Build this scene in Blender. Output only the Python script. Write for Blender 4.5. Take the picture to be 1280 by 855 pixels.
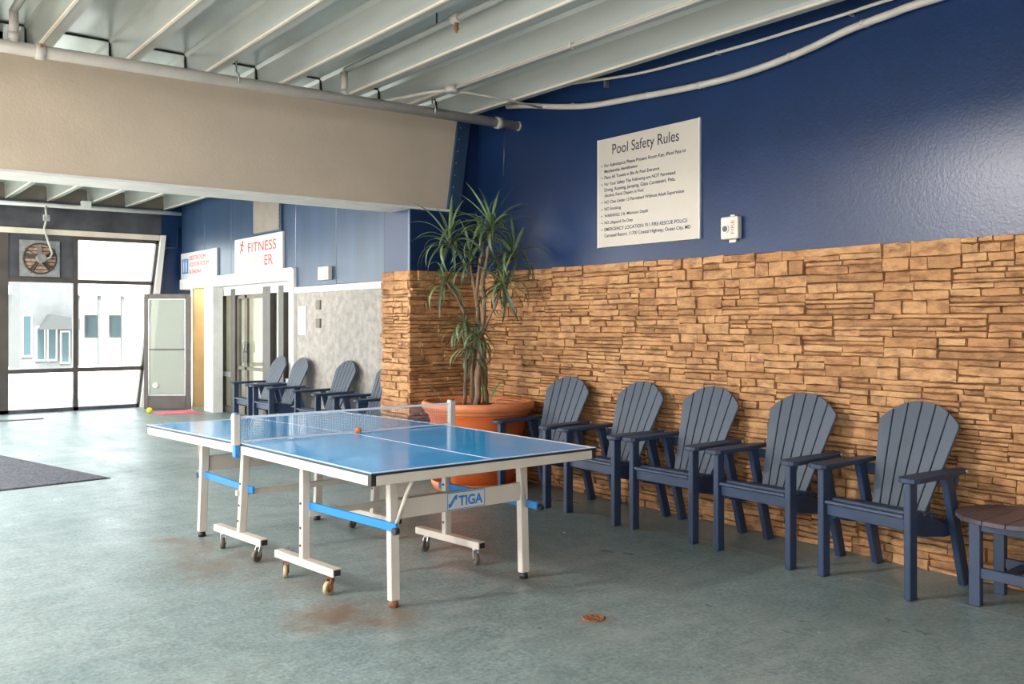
import bpy, bmesh, math, random
from math import sin, cos, pi, radians, sqrt
from mathutils import Vector, Matrix

for _o in list(bpy.data.objects):
    bpy.data.objects.remove(_o)
SC = bpy.context.scene
COL = SC.collection

# ------------------------------------------------------------------ camera
H_EYE = 1.51
FPX, HORIZON = 1130.0, 402.0
YAW = math.atan(880.0 / FPX)
cam = bpy.data.cameras.new('camera')
cam_o = bpy.data.objects.new('camera', cam)
COL.objects.link(cam_o)
cam.sensor_fit = 'HORIZONTAL'
cam.sensor_width = 36.0
cam.lens = FPX / 1280.0 * 36.0
cam.shift_y = -(HORIZON - 427.5) / 1280.0 * -1.0
cam.clip_start, cam.clip_end = 0.05, 300
cam_o.location = (0, 0, H_EYE)
cam_o.rotation_euler = (pi / 2, 0, -YAW)
SC.camera = cam_o

# ------------------------------------------------------------------ sky, light, exposure
w = bpy.data.worlds.new('sky')
SC.world = w
w.use_nodes = True
bg = w.node_tree.nodes['Background']
bg.inputs['Color'].default_value = (0.965, 0.985, 1.0, 1)
bg.inputs['Strength'].default_value = 1.0
sun = bpy.data.lights.new('sun', 'SUN')
sun.energy = 6.0
sun.angle = radians(12)
sun.color = (1.0, 0.95, 0.86)
sun_o = bpy.data.objects.new('sun', sun)
COL.objects.link(sun_o)
sun_o.rotation_euler = (radians(35), 0, radians(-8))
SC.view_settings.view_transform = 'Standard'
SC.view_settings.look = 'None'
SC.view_settings.gamma = 1.0
SC.view_settings.use_curve_mapping = False
SC.view_settings.exposure = 2.25
SC.cycles.use_denoising = True
SC.cycles.max_bounces = 10
SC.cycles.diffuse_bounces = 5
SC.cycles.glossy_bounces = 5
SC.cycles.transparent_max_bounces = 12
SC.cycles.sample_clamp_indirect = 6.0
SC.cycles.caustics_reflective = False
SC.cycles.caustics_refractive = False


# ------------------------------------------------------------------ helpers
def tag(o, label=None, cat=None, group=None, kind=None):
    if label: o['label'] = label
    if cat: o['category'] = cat
    if group: o['group'] = group
    if kind: o['kind'] = kind
    return o


def thing(name, label, cat, loc=(0, 0, 0), rz=0.0, group=None, kind=None):
    o = bpy.data.objects.new(name, None)
    o.empty_display_size = 0.1
    COL.objects.link(o)
    o.location = loc
    o.rotation_euler = (0, 0, rz)
    return tag(o, label, cat, group, kind)


def copy_tree(o, parent=None):
    c = o.copy()
    COL.objects.link(c)
    c.parent = parent
    for ch in list(o.children):
        copy_tree(ch, c)
    return c


class MB:
    """collects simple solids and links them as one mesh object"""
    def __init__(self):
        self.v, self.f, self.sm = [], [], []

    def add(self, vs, fs, smooth=False):
        n = len(self.v)
        self.v += [tuple(p) for p in vs]
        self.f += [tuple(i + n for i in f) for f in fs]
        self.sm += [smooth] * len(fs)
        return self

    def box(self, x0, x1, y0, y1, z0, z1):
        x0, x1 = min(x0, x1), max(x0, x1); y0, y1 = min(y0, y1), max(y0, y1); z0, z1 = min(z0, z1), max(z0, z1)
        vs = [(x, y, z) for z in (z0, z1) for x, y in ((x0, y0), (x1, y0), (x1, y1), (x0, y1))]
        return self.add(vs, [(3, 2, 1, 0), (4, 5, 6, 7), (0, 1, 5, 4), (1, 2, 6, 5), (2, 3, 7, 6), (3, 0, 4, 7)])

    def bar(self, a, b, wd, ht, up=(0, 0, 1)):
        """box from a to b, wd across, ht along up"""
        a, b, up = Vector(a), Vector(b), Vector(up)
        d = (b - a).normalized()
        s = d.cross(up).normalized()
        u = s.cross(d).normalized()
        vs = []
        for p in (a, b):
            for i, j in ((-1, -1), (1, -1), (1, 1), (-1, 1)):
                vs.append(p + s * (i * wd / 2) + u * (j * ht / 2))
        return self.add(vs, [(0, 1, 2, 3), (7, 6, 5, 4), (0, 4, 5, 1), (1, 5, 6, 2), (2, 6, 7, 3), (3, 7, 4, 0)])

    def tube(self, pts, r, n=10, cap=True):
        pts = [Vector(p) for p in pts]
        rs = r if isinstance(r, (list, tuple)) else [r] * len(pts)
        vs, fs = [], []
        prev = None
        for i, p in enumerate(pts):
            d = (pts[min(i + 1, len(pts) - 1)] - pts[max(i - 1, 0)]).normalized()
            if prev is None:
                ref = Vector((0, 0, 1)) if abs(d.z) < 0.9 else Vector((1, 0, 0))
                s = d.cross(ref).normalized()
            else:
                s = (prev - d * prev.dot(d)).normalized()
            prev = s
            u = d.cross(s)
            for k in range(n):
                t = 2 * pi * k / n
                vs.append(p + (s * cos(t) + u * sin(t)) * rs[i])
        for i in range(len(pts) - 1):
            for k in range(n):
                a, b = i * n + k, i * n + (k + 1) % n
                fs.append((a, b, b + n, a + n))
        self.add(vs, fs, True)
        if cap:
            m = len(self.v) - len(vs)
            self.f.append(tuple(m + k for k in range(n))[::-1]); self.sm.append(False)
            self.f.append(tuple(m + (len(pts) - 1) * n + k for k in range(n))); self.sm.append(False)
        return self

    def lathe(self, prof, n=40, c=(0, 0, 0), smooth=True):
        vs, fs = [], []
        for r, z in prof:
            for k in range(n):
                t = 2 * pi * k / n
                vs.append((c[0] + r * cos(t), c[1] + r * sin(t), c[2] + z))
        for i in range(len(prof) - 1):
            for k in range(n):
                a, b = i * n + k, i * n + (k + 1) % n
                fs.append((a, b, b + n, a + n))
        fs.append(tuple(range(n))[::-1])
        m = (len(prof) - 1) * n
        fs.append(tuple(m + k for k in range(n)))
        return self.add(vs, fs, smooth)

    def prism(self, poly, fn, d0, d1):
        """poly of (a, b); fn(a, b, depth) -> point"""
        n = len(poly)
        vs = [fn(a, b, d0) for a, b in poly] + [fn(a, b, d1) for a, b in poly]
        fs = [tuple(range(n))[::-1], tuple(range(n, 2 * n))]
        fs += [(i, (i + 1) % n, (i + 1) % n + n, i + n) for i in range(n)]
        return self.add(vs, fs)

    def mesh(self, name, mat):
        me = bpy.data.meshes.new(name)
        me.from_pydata(self.v, [], self.f)
        for p, s in zip(me.polygons, self.sm):
            p.use_smooth = s
        bm = bmesh.new(); bm.from_mesh(me)
        bmesh.ops.recalc_face_normals(bm, faces=bm.faces)
        bm.to_mesh(me); bm.free()
        me.materials.append(mat)
        return me

    def build(self, name, mat, parent=None, bevel=0.0, seg=1):
        o = bpy.data.objects.new(name, self.mesh(name, mat))
        COL.objects.link(o)
        o.parent = parent
        if bevel:
            m = o.modifiers.new('bevel', 'BEVEL')
            m.width, m.segments, m.limit_method = bevel, seg, 'ANGLE'
            m.angle_limit = radians(40)
        return o


def text_obj(name, body, mat, parent, origin, xdir, width, height=None, depth=0.001, bold=0.0):
    """lettering as a mesh: origin is the left end of the base line, xdir a horizontal unit vector"""
    cu = bpy.data.curves.new(name, 'FONT')
    cu.body = body
    cu.size = 1.0
    cu.offset = bold
    cu.extrude = 0.0
    tmp = bpy.data.objects.new(name + '_curve', cu)
    COL.objects.link(tmp)
    bpy.context.view_layer.update()
    dg = bpy.context.evaluated_depsgraph_get()
    me = bpy.data.meshes.new_from_object(tmp.evaluated_get(dg))
    bpy.data.objects.remove(tmp)
    bpy.data.curves.remove(cu)
    xs = [v.co.x for v in me.vertices]; ys = [v.co.y for v in me.vertices]
    x0, wx = min(xs), max(xs) - min(xs)
    sx = width / wx
    sy = sx if height is None else height / (max(ys) - min(ys))
    xd = Vector(xdir); zd = Vector((0, 0, 1)); nd = xd.cross(zd)
    o0 = Vector(origin)
    for v in me.vertices:
        v.co = o0 + xd * ((v.co.x - x0) * sx) + zd * (v.co.y * sy) + nd * depth
    me.materials.clear(); me.materials.append(mat)
    o = bpy.data.objects.new(name, me)
    COL.objects.link(o); o.parent = parent
    return o


# ------------------------------------------------------------------ materials
def mat(name, col, rough=0.5, metal=0.0, var=0.0, vscale=4.0, bump=0.0, bscale=40.0, coat=0.0, spec=0.5, col2=None, stretch=None, rvar=0.0, emit=None, bdist=0.01):
    m = bpy.data.materials.new(name)
    m.use_nodes = True
    nt = m.node_tree; N, L = nt.nodes, nt.links
    b = N['Principled BSDF']
    b.inputs['Base Color'].default_value = (*col, 1)
    b.inputs['Roughness'].default_value = rough
    b.inputs['Metallic'].default_value = metal
    b.inputs['Coat Weight'].default_value = coat
    b.inputs['Coat Roughness'].default_value = 0.08
    b.inputs['Specular IOR Level'].default_value = spec
    tc = N.new('ShaderNodeTexCoord')
    src = tc.outputs['Object']
    if stretch:
        mp = N.new('ShaderNodeMapping'); mp.inputs['Scale'].default_value = stretch
        L.new(src, mp.inputs['Vector']); src = mp.outputs['Vector']
    if var or col2:
        nz = N.new('ShaderNodeTexNoise'); nz.inputs['Scale'].default_value = vscale; nz.inputs['Detail'].default_value = 6
        L.new(src, nz.inputs['Vector'])
        r = N.new('ShaderNodeValToRGB')
        c2 = col2 or tuple(c * (1 - var) for c in col)
        c1 = col if col2 else tuple(min(1, c * (1 + var)) for c in col)
        r.color_ramp.elements[0].position, r.color_ramp.elements[1].position = 0.35, 0.65
        r.color_ramp.elements[0].color, r.color_ramp.elements[1].color = (*c2, 1), (*c1, 1)
        L.new(nz.outputs['Fac'], r.inputs['Fac']); L.new(r.outputs['Color'], b.inputs['Base Color'])
        if rvar:
            mr = N.new('ShaderNodeMapRange'); mr.inputs['To Min'].default_value = rough - rvar; mr.inputs['To Max'].default_value = rough + rvar
            mr.inputs['From Min'].default_value = 0.3; mr.inputs['From Max'].default_value = 0.7
            L.new(nz.outputs['Fac'], mr.inputs['Value']); L.new(mr.outputs['Result'], b.inputs['Roughness'])
    if bump:
        n2 = N.new('ShaderNodeTexNoise'); n2.inputs['Scale'].default_value = bscale; n2.inputs['Detail'].default_value = 5
        L.new(src, n2.inputs['Vector'])
        bp = N.new('ShaderNodeBump'); bp.inputs['Strength'].default_value = bump; bp.inputs['Distance'].default_value = bdist
        L.new(n2.outputs['Fac'], bp.inputs['Height']); L.new(bp.outputs['Normal'], b.inputs['Normal'])
    if emit:
        b.inputs['Emission Color'].default_value = (*emit[0], 1); b.inputs['Emission Strength'].default_value = emit[1]
    return m


def glass(name, tint=(0.93, 0.97, 0.97), gloss=0.05):
    m = bpy.data.materials.new(name); m.use_nodes = True
    nt = m.node_tree; N, L = nt.nodes, nt.links
    N.remove(N['Principled BSDF'])
    t = N.new('ShaderNodeBsdfTransparent'); t.inputs['Color'].default_value = (*tint, 1)
    g = N.new('ShaderNodeBsdfGlossy'); g.inputs['Roughness'].default_value = gloss
    fr = N.new('ShaderNodeFresnel'); fr.inputs['IOR'].default_value = 1.45
    mx = N.new('ShaderNodeMixShader')
    ge = N.new('ShaderNodeNewGeometry'); iv = N.new('ShaderNodeMath'); iv.operation = 'SUBTRACT'; iv.inputs[0].default_value = 1.0
    mu = N.new('ShaderNodeMath'); mu.operation = 'MULTIPLY'
    L.new(ge.outputs['Backfacing'], iv.inputs[1]); L.new(iv.outputs[0], mu.inputs[0]); L.new(fr.outputs[0], mu.inputs[1])
    L.new(mu.outputs[0], mx.inputs[0]); L.new(t.outputs[0], mx.inputs[1]); L.new(g.outputs[0], mx.inputs[2])
    L.new(mx.outputs[0], N['Material Output'].inputs['Surface'])
    return m


M = {}
M['blue'] = mat('blue_wall_paint', (0.008, 0.027, 0.090), 0.29, spec=0.42, var=0.12, vscale=1.4, bump=0.25, bscale=55, bdist=0.004)
M['siding'] = mat('blue_siding_paint', (0.028, 0.060, 0.125), 0.30, spec=0.8, var=0.2, vscale=3, stretch=(1, 1, .15), bump=0.15, bscale=30, bdist=0.004)
M['stucco'] = mat('white_stucco', (0.50, 0.465, 0.43), 0.75, col2=(0.36, 0.33, 0.30), vscale=9, bump=0.9, bscale=24, bdist=0.03)
M['fascia'] = mat('beige_fascia_paint', (0.55, 0.46, 0.36), 0.75, var=0.05, vscale=2, bump=0.35, bscale=60, bdist=0.004)
M['white'] = mat('white_paint', (0.74, 0.74, 0.72), 0.5, var=0.06, vscale=5)
M['deck'] = mat('ceiling_deck_paint', (0.385, 0.425, 0.415), 0.26, var=0.09, vscale=1.2, stretch=(3, .5, 3))
M['cream'] = mat('cream_edge_paint', (0.72, 0.66, 0.55), 0.5, var=0.08)
M['pvc'] = mat('off_white_pipe', (0.50, 0.47, 0.43), 0.4, var=0.07, vscale=6)
M['dark'] = mat('dark_joint', (0.02, 0.02, 0.022), 0.7)
M['bronze'] = mat('dark_bronze_metal', (0.085, 0.072, 0.066), 0.42, metal=0.2, var=0.15)
M['grey_metal'] = mat('weathered_dark_grey_metal', (0.10, 0.105, 0.12), 0.45, metal=0.2, col2=(0.055, 0.055, 0.065), vscale=3, rvar=0.12)
M['steel'] = mat('galvanised_steel', (0.42, 0.43, 0.44), 0.38, metal=0.7, var=0.15, vscale=14)
M['mortar'] = mat('dark_mortar', (0.26, 0.135, 0.06), 0.9, var=0.2)
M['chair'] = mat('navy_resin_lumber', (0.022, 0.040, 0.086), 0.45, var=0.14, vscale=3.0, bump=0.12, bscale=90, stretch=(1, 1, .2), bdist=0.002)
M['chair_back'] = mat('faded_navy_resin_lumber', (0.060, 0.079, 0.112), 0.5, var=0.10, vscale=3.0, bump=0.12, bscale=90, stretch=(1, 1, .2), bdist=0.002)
M['tabletop_wood'] = mat('faded_plum_resin', (0.085, 0.065, 0.085), 0.45, var=0.2, vscale=5)
M['terracotta'] = mat('terracotta_plastic', (0.62, 0.135, 0.035), 0.42, var=0.10, vscale=3)
M['terracotta_pale'] = mat('pale_terracotta_rim', (0.66, 0.215, 0.085), 0.45, var=0.10, vscale=4)
M['soil'] = mat('dark_soil', (0.09, 0.065, 0.045), 0.9, var=0.4, vscale=30, bump=0.8, bscale=40)
M['rock'] = mat('pale_rock', (0.36, 0.32, 0.25), 0.8, var=0.25, vscale=20)
M['bark'] = mat('brown_bark', (0.27, 0.175, 0.11), 0.85, col2=(0.12, 0.075, 0.045), vscale=14, stretch=(1, 1, .3), bump=0.8, bscale=35)
M['leaf'] = mat('green_leaf', (0.135, 0.205, 0.09), 0.42, var=0.3, vscale=6)
M['leaf_dark'] = mat('dark_green_leaf', (0.07, 0.11, 0.06), 0.45, var=0.3, vscale=6)
M['table_blue'] = mat('blue_table_enamel', (0.012, 0.38, 0.86), 0.10, var=0.05, vscale=5, spec=0.28, rvar=0.03)
M['table_white'] = mat('off_white_table_enamel', (0.61, 0.545, 0.475), 0.4, var=0.05)
M['line_white'] = mat('white_line', (0.82, 0.84, 0.86), 0.25)
M['bright_blue'] = mat('bright_blue_plastic', (0.01, 0.20, 0.58), 0.35)
M['black'] = mat('black_plastic', (0.018, 0.018, 0.02), 0.45)
M['rubber'] = mat('grey_rubber', (0.11, 0.095, 0.08), 0.6)
M['rust'] = mat('rusty_metal', (0.36, 0.14, 0.045), 0.8, col2=(0.16, 0.06, 0.03), vscale=30)
M['wheel_cream'] = mat('yellowed_wheel_plastic', (0.48, 0.38, 0.23), 0.5, var=0.2, vscale=20)
M['orange'] = mat('orange_ball', (0.9, 0.22, 0.03), 0.4)
M['yellow'] = mat('yellow_ball', (0.75, 0.68, 0.03), 0.5)
M['sign'] = mat('sign_board', (0.53, 0.485, 0.425), 0.45, var=0.03)
M['sign_edge'] = mat('sign_edge', (0.62, 0.64, 0.66), 0.4)
M['ink'] = mat('navy_ink', (0.012, 0.02, 0.06), 0.5)
M['red_ink'] = mat('red_ink', (0.55, 0.03, 0.03), 0.5)
M['red_pale'] = mat('pale_red_ink', (0.70, 0.42, 0.36), 0.5)  # paler red for the first letters of the lower word
M['sign_white'] = mat('white_sign_board', (0.60, 0.59, 0.575), 0.38, var=0.02)
M['sign_blue'] = mat('sign_blue', (0.02, 0.18, 0.55), 0.4)
M['device'] = mat('cream_device_plastic', (0.64, 0.61, 0.53), 0.4, var=0.05)
M['tan'] = mat('tan_louvre', (0.20, 0.17, 0.14), 0.6, var=0.1)
M['louvre'] = mat('rusty_louvre', (0.55, 0.36, 0.25), 0.55, var=0.3, vscale=12)
M['pink'] = mat('pink_mat', (0.62, 0.16, 0.20), 0.85, var=0.12, bump=0.5, bscale=120)
M['carpet'] = mat('charcoal_mat_carpet', (0.055, 0.06, 0.082), 0.95, col2=(0.16, 0.165, 0.19), vscale=45, bump=0.9, bscale=160)
M['yellow_wall'] = mat('warm_yellow_wall', (0.68, 0.52, 0.29), 0.6, var=0.05)
M['cream_wall'] = mat('cream_interior_wall', (0.72, 0.66, 0.50), 0.6, var=0.05)
M['pale'] = mat('pale_facade', (0.72, 0.72, 0.70), 0.8, var=0.04)
M['pale_grey'] = mat('pale_grey_cladding', (0.085, 0.088, 0.095), 0.7, var=0.1)
M['awning'] = mat('grey_awning', (0.04, 0.043, 0.047), 0.8)
M['ext_blue'] = mat('blue_tinted_glass', (0.025, 0.055, 0.07), 0.2)
M['ground'] = mat('pale_concrete', (0.62, 0.61, 0.58), 0.85, var=0.06)
M['bounce_slab'] = mat('sand_bounce_slab', (0.50, 0.455, 0.395), 0.7, var=0.06)  # sand colour of the unseen slab added for warm bounce light
M['glass'] = glass('window_glass')
M['glass_green'] = glass('milky_greenish_glass', (0.78, 0.86, 0.80), 0.02)
_n = M['glass_green'].node_tree
_df = _n.nodes.new('ShaderNodeBsdfDiffuse'); _df.inputs['Color'].default_value = (.66, .69, .63, 1)  # pale diffuse colour mixed evenly into the greenish pane
_mx = _n.nodes.new('ShaderNodeMixShader'); _mx.inputs[0].default_value = .45
_out = _n.nodes['Material Output']; _old = _out.inputs['Surface'].links[0].from_socket
_n.links.new(_old, _mx.inputs[1]); _n.links.new(_df.outputs[0], _mx.inputs[2]); _n.links.new(_mx.outputs[0], _out.inputs['Surface'])
M['lamp'] = mat('added_lamp_diffuser', (0.9, 0.9, 0.85), 0.5, emit=((1.0, 0.95, 0.87), 7.0))  # glow of the lamps added in the rooms behind the doors


def stone_mat():
    m = bpy.data.materials.new('golden_ledgestone'); m.use_nodes = True
    nt = m.node_tree; N, L = nt.nodes, nt.links
    b = N['Principled BSDF']; b.inputs['Roughness'].default_value = 0.82
    g = N.new('ShaderNodeNewGeometry'); oi = N.new('ShaderNodeObjectInfo')
    ad = N.new('ShaderNodeMath'); ad.operation = 'ADD'
    fr = N.new('ShaderNodeMath'); fr.operation = 'FRACT'
    L.new(g.outputs['Random Per Island'], ad.inputs[0]); L.new(oi.outputs['Random'], ad.inputs[1]); L.new(ad.outputs[0], fr.inputs[0])
    r = N.new('ShaderNodeValToRGB'); cr = r.color_ramp
    cr.elements[0].position = 0.0; cr.elements[0].color = (0.34, 0.172, 0.078, 1)
    cr.elements[1].position = 1.0; cr.elements[1].color = (0.54, 0.312, 0.155, 1)
    e = cr.elements.new(0.25); e.color = (0.45, 0.232, 0.105, 1)
    e = cr.elements.new(0.6); e.color = (0.50, 0.272, 0.128, 1)
    L.new(fr.outputs[0], r.inputs['Fac'])
    nz = N.new('ShaderNodeTexNoise'); nz.inputs['Scale'].default_value = 9; nz.inputs['Detail'].default_value = 8; nz.inputs['Roughness'].default_value = 0.65
    mp = N.new('ShaderNodeMapping'); mp.inputs['Scale'].default_value = (1, 1, 2.2)
    L.new(g.outputs['Position'], mp.inputs['Vector']); L.new(mp.outputs[0], nz.inputs['Vector'])
    r2 = N.new('ShaderNodeValToRGB')
    r2.color_ramp.elements[0].position = 0.32; r2.color_ramp.elements[0].color = (0.45, 0.38, 0.38, 1)
    r2.color_ramp.elements[1].position = 0.56; r2.color_ramp.elements[1].color = (1.08, 1.07, 1.0, 1)
    L.new(nz.outputs['Fac'], r2.inputs['Fac'])
    mx = N.new('ShaderNodeMix'); mx.data_type = 'RGBA'; mx.blend_type = 'MULTIPLY'; mx.inputs['Factor'].default_value = 0.9
    L.new(r.outputs['Color'], mx.inputs['A']); L.new(r2.outputs['Color'], mx.inputs['B'])
    L.new(mx.outputs['Result'], b.inputs['Base Color'])
    n2 = N.new('ShaderNodeTexNoise'); n2.inputs['Scale'].default_value = 34; n2.inputs['Detail'].default_value = 8
    L.new(mp.outputs[0], n2.inputs['Vector'])
    bp = N.new('ShaderNodeBump'); bp.inputs['Strength'].default_value = 0.75; bp.inputs['Distance'].default_value = 0.016
    L.new(n2.outputs['Fac'], bp.inputs['Height']); L.new(bp.outputs['Normal'], b.inputs['Normal'])
    return m


M['stone'] = stone_mat()


def floor_mat():
    m = bpy.data.materials.new('teal_painted_concrete'); m.use_nodes = True
    nt = m.node_tree; N, L = nt.nodes, nt.links
    b = N['Principled BSDF']
    g = N.new('ShaderNodeNewGeometry'); pos = g.outputs['Position']

    def noise(scale, det=6, ro=0.6, st=None):
        n = N.new('ShaderNodeTexNoise'); n.inputs['Scale'].default_value = scale; n.inputs['Detail'].default_value = det; n.inputs['Roughness'].default_value = ro
        src = pos
        if st:
            mp = N.new('ShaderNodeMapping'); mp.inputs['Scale'].default_value = st
            L.new(pos, mp.inputs['Vector']); src = mp.outputs[0]
        L.new(src, n.inputs['Vector'])
        return n.outputs['Fac']

    def ramp(fac, p0, c0, p1, c1):
        r = N.new('ShaderNodeValToRGB'); e = r.color_ramp.elements
        e[0].position, e[0].color = p0, (*c0, 1); e[1].position, e[1].color = p1, (*c1, 1)
        L.new(fac, r.inputs['Fac']); return r.outputs['Color']

    def mix(fac, a, bb, mode='MIX'):
        x = N.new('ShaderNodeMix'); x.data_type = 'RGBA'; x.blend_type = mode
        if isinstance(fac, float): x.inputs['Factor'].default_value = fac
        else: L.new(fac, x.inputs['Factor'])
        for k, v in (('A', a), ('B', bb)):
            if isinstance(v, tuple): x.inputs[k].default_value = (*v, 1)
            else: L.new(v, x.inputs[k])
        return x.outputs['Result']

    def math_(op, a, bb=None, clamp=False):
        x = N.new('ShaderNodeMath'); x.operation = op; x.use_clamp = clamp
        for i, v in enumerate((a, bb)):
            if v is None: continue
            if isinstance(v, (int, float)): x.inputs[i].default_value = v
            else: L.new(v, x.inputs[i])
        return x.outputs[0]

    base = ramp(noise(0.9, 5), 0.35, (0.180, 0.248, 0.252), 0.66, (0.258, 0.328, 0.330))
    speck = ramp(noise(42, 5, 0.75), 0.36, (0.50, 0.52, 0.52), 0.62, (1.42, 1.40, 1.40))
    c = mix(0.75, base, speck, 'MULTIPLY')
    mott = ramp(noise(8, 7, 0.7), 0.34, (0.74, 0.76, 0.76), 0.66, (1.16, 1.15, 1.14))
    c = mix(0.9, c, mott, 'MULTIPLY')
    worn = ramp(noise(2.0, 9, 0.75, (.45, 1.5, 1)), 0.50, (0, 0, 0), 0.72, (1, 1, 1))
    c = mix(math_('MULTIPLY', worn, 0.6), c, (0.38, 0.41, 0.40))
    damp = ramp(noise(1.3, 7, 0.65, (.6, 1.4, 1)), 0.50, (0, 0, 0), 0.78, (1, 1, 1))
    c = mix(math_('MULTIPLY', damp, 0.40), c, (0.115, 0.185, 0.185))
    # rust stains round the wheels and legs of the table
    edge = noise(5, 6, 0.7)
    for x, y, rad, k in ((2.15, 4.22, .36, .85), (2.35, 4.0, .22, .6), (2.06, 5.55, .55, .55), (2.02, 6.15, .30, .5), (1.96, 6.42, .13, .9), (2.25, 4.8, .35, .35), (3.35, 4.15, .22, .45), (3.153, 3.374, .16, .3)):
        d = N.new('ShaderNodeVectorMath'); d.operation = 'DISTANCE'; d.inputs[1].default_value = (x, y, 0)
        L.new(pos, d.inputs[0])
        f = math_('SUBTRACT', 1.0, math_('DIVIDE', d.outputs['Value'], rad), True)
        f = math_('MULTIPLY', math_('MULTIPLY', f, 2.2), math_('SUBTRACT', math_('MULTIPLY', edge, 3.2), 1.05, True), True)
        c = mix(math_('MULTIPLY', f, k), c, (0.185, 0.115, 0.07))
    # pale painted line along the wall, saw-cut joint across the hall, darker strip by the wall
    sx = N.new('ShaderNodeSeparateXYZ'); L.new(pos, sx.inputs[0])
    def band(ax, v0, hw):
        return math_('LESS_THAN', math_('ABSOLUTE', math_('SUBTRACT', sx.outputs[ax], v0)), hw)
    wob = math_('ADD', math_('MULTIPLY', noise(1.5, 3), 0.03), -0.015)
    strip = math_('GREATER_THAN', math_('ADD', sx.outputs['X'], wob), 4.86)
    c = mix(math_('MULTIPLY', strip, 0.30), c, (0.15, 0.19, 0.18))
    c = mix(math_('MULTIPLY', band('X', 4.862, 0.010), math_('MULTIPLY', noise(7), 0.9)), c, (0.42, 0.44, 0.42))
    c = mix(math_('MULTIPLY', band('Y', 9.26, 0.008), 0.6), c, (0.5, 0.52, 0.5))
    L.new(c, b.inputs['Base Color'])
    rr = N.new('ShaderNodeMapRange'); rr.inputs['From Min'].default_value = 0.3; rr.inputs['From Max'].default_value = 0.7
    rr.inputs['To Min'].default_value = 0.26; rr.inputs['To Max'].default_value = 0.46
    L.new(noise(2.5, 6, 0.6, (1, .4, 1)), rr.inputs['Value']); L.new(rr.outputs[0], b.inputs['Roughness'])
    bp = N.new('ShaderNodeBump'); bp.inputs['Strength'].default_value = 0.35; bp.inputs['Distance'].default_value = 0.006
    L.new(noise(30, 6, 0.7), bp.inputs['Height']); L.new(bp.outputs['Normal'], b.inputs['Normal'])
    return m


M['floor'] = floor_mat()

# ================================================================== large structure
XW = 5.41          # plane of the blue wall on the right
XF = 5.33          # plane of the fitness centre wall
YH = 7.46          # front of the header and of the stone corner
YG = 16.70         # glazed end wall
ZR = 3.53          # underside of the ceiling ribs
ZP = 3.77          # underside of the ceiling pans
XC = -0.6          # where the low ceiling stops and the tall pool hall begins

tag(MB().box(-8, 9.5, -6, YG + 0.1, -0.12, 0).build('floor', M['floor']), 'teal painted concrete floor with rust stains and worn patches', 'floor', kind='structure')

# ceiling: pans, ribs, sheet joints
XC2, YC2 = 1.20, 8.0   # ceiling cut back out of view beyond the header to let more daylight in
ceil = tag(MB().box(XC, XW + .3, -6, YC2, ZP, ZP + .1).box(XC2, XW + .3, YC2, YG + .2, ZP, ZP + .1).build('ceiling', M['deck']), 'off-white ribbed metal deck ceiling running the length of the hall', 'ceiling', kind='structure')
rib_x = [5.05, 4.39, 3.775, 3.15, 2.53, 1.93, 1.325, 0.72, 0.11, -0.5]
rib_me = None
short_me = short_lip = None
for x in rib_x:
    yend = YG + .15 if x > XC2 else YC2
    if rib_me is None or (x < XC2 and short_me is None):
        a = MB()
        prof = [(0.0, ZP + .01), (-0.0, ZR + .03), (0.008, ZR), (0.095, ZR), (0.103, ZR + .03), (0.115, ZP + .01)]
        prof = [(-.035, ZP + .01), (-.012, ZP - .03)] + prof[1:]
        vs, fs = [], []
        for y in (-6, yend):
            vs += [(p, y, z) for p, z in prof]
        n = len(prof)
        fs = [(i, i + 1, i + 1 + n, i + n) for i in range(n - 1)] + [tuple(range(n)), tuple(range(n, 2 * n))]
        a.add(vs, fs)
        rib_me = a.mesh('rib', M['deck'])
        lip_me = MB().box(-.006, .012, -6, yend - .05, ZR - .012, ZR + .004).mesh('rib_lip', M['cream'])
    if x < XC2: short_me = rib_me
    o = bpy.data.objects.new('rib', rib_me); COL.objects.link(o); o.parent = ceil; o.location = (x, 0, 0)
    l = bpy.data.objects.new('rib_lip', lip_me); COL.objects.link(l); l.parent = o
rs = sorted(rib_x)
for x0, x1 in zip(rs[:-1], rs[1:]):
    MB().box(x0 + .12, x1 - .02, 7.715, 7.735, ZP - .012, ZP + .01).box(x1 - .022, x1 - .002, 7.715, 7.735, ZR + .05, ZP).build('sheet_joint', M['dark'], ceil)

# ---- stone laying
RND = random.Random(7)


def stone_rects(length, height):
    out = []
    z = 0.0
    while z < height - 0.001:
        bh = RND.uniform(0.095, 0.15)
        if height - z - bh < 0.07: bh = height - z
        u = -RND.uniform(0, .2)
        while u < length:
            bl = RND.uniform(0.30, 0.62)
            if length - u - bl < .15: bl = length - u
            k = RND.choice([2, 2, 2, 3, 3, 3, 3, 4, 4])
            cuts = sorted([0, 1] + [(i + RND.uniform(-.28, .28)) / k for i in range(1, k)])
            for a, b in zip(cuts[:-1], cuts[1:]):
                hh = (b - a) * bh
                m = 1 if hh < .028 and RND.random() < .6 else RND.choice([1, 2, 2, 2, 3] if hh < .06 else [2, 2, 3])
                xs = sorted([0, 1] + [(i + RND.uniform(-.25, .25)) / m for i in range(1, m)])
                for p, q in zip(xs[:-1], xs[1:]):
                    u0, u1 = max(0, u + p * bl), min(length, u + q * bl)
                    if u1 - u0 > .02:
                        out.append((u0, u1, z + a * bh, z + b * bh))
            u += bl
        z += bh
    return out


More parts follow.
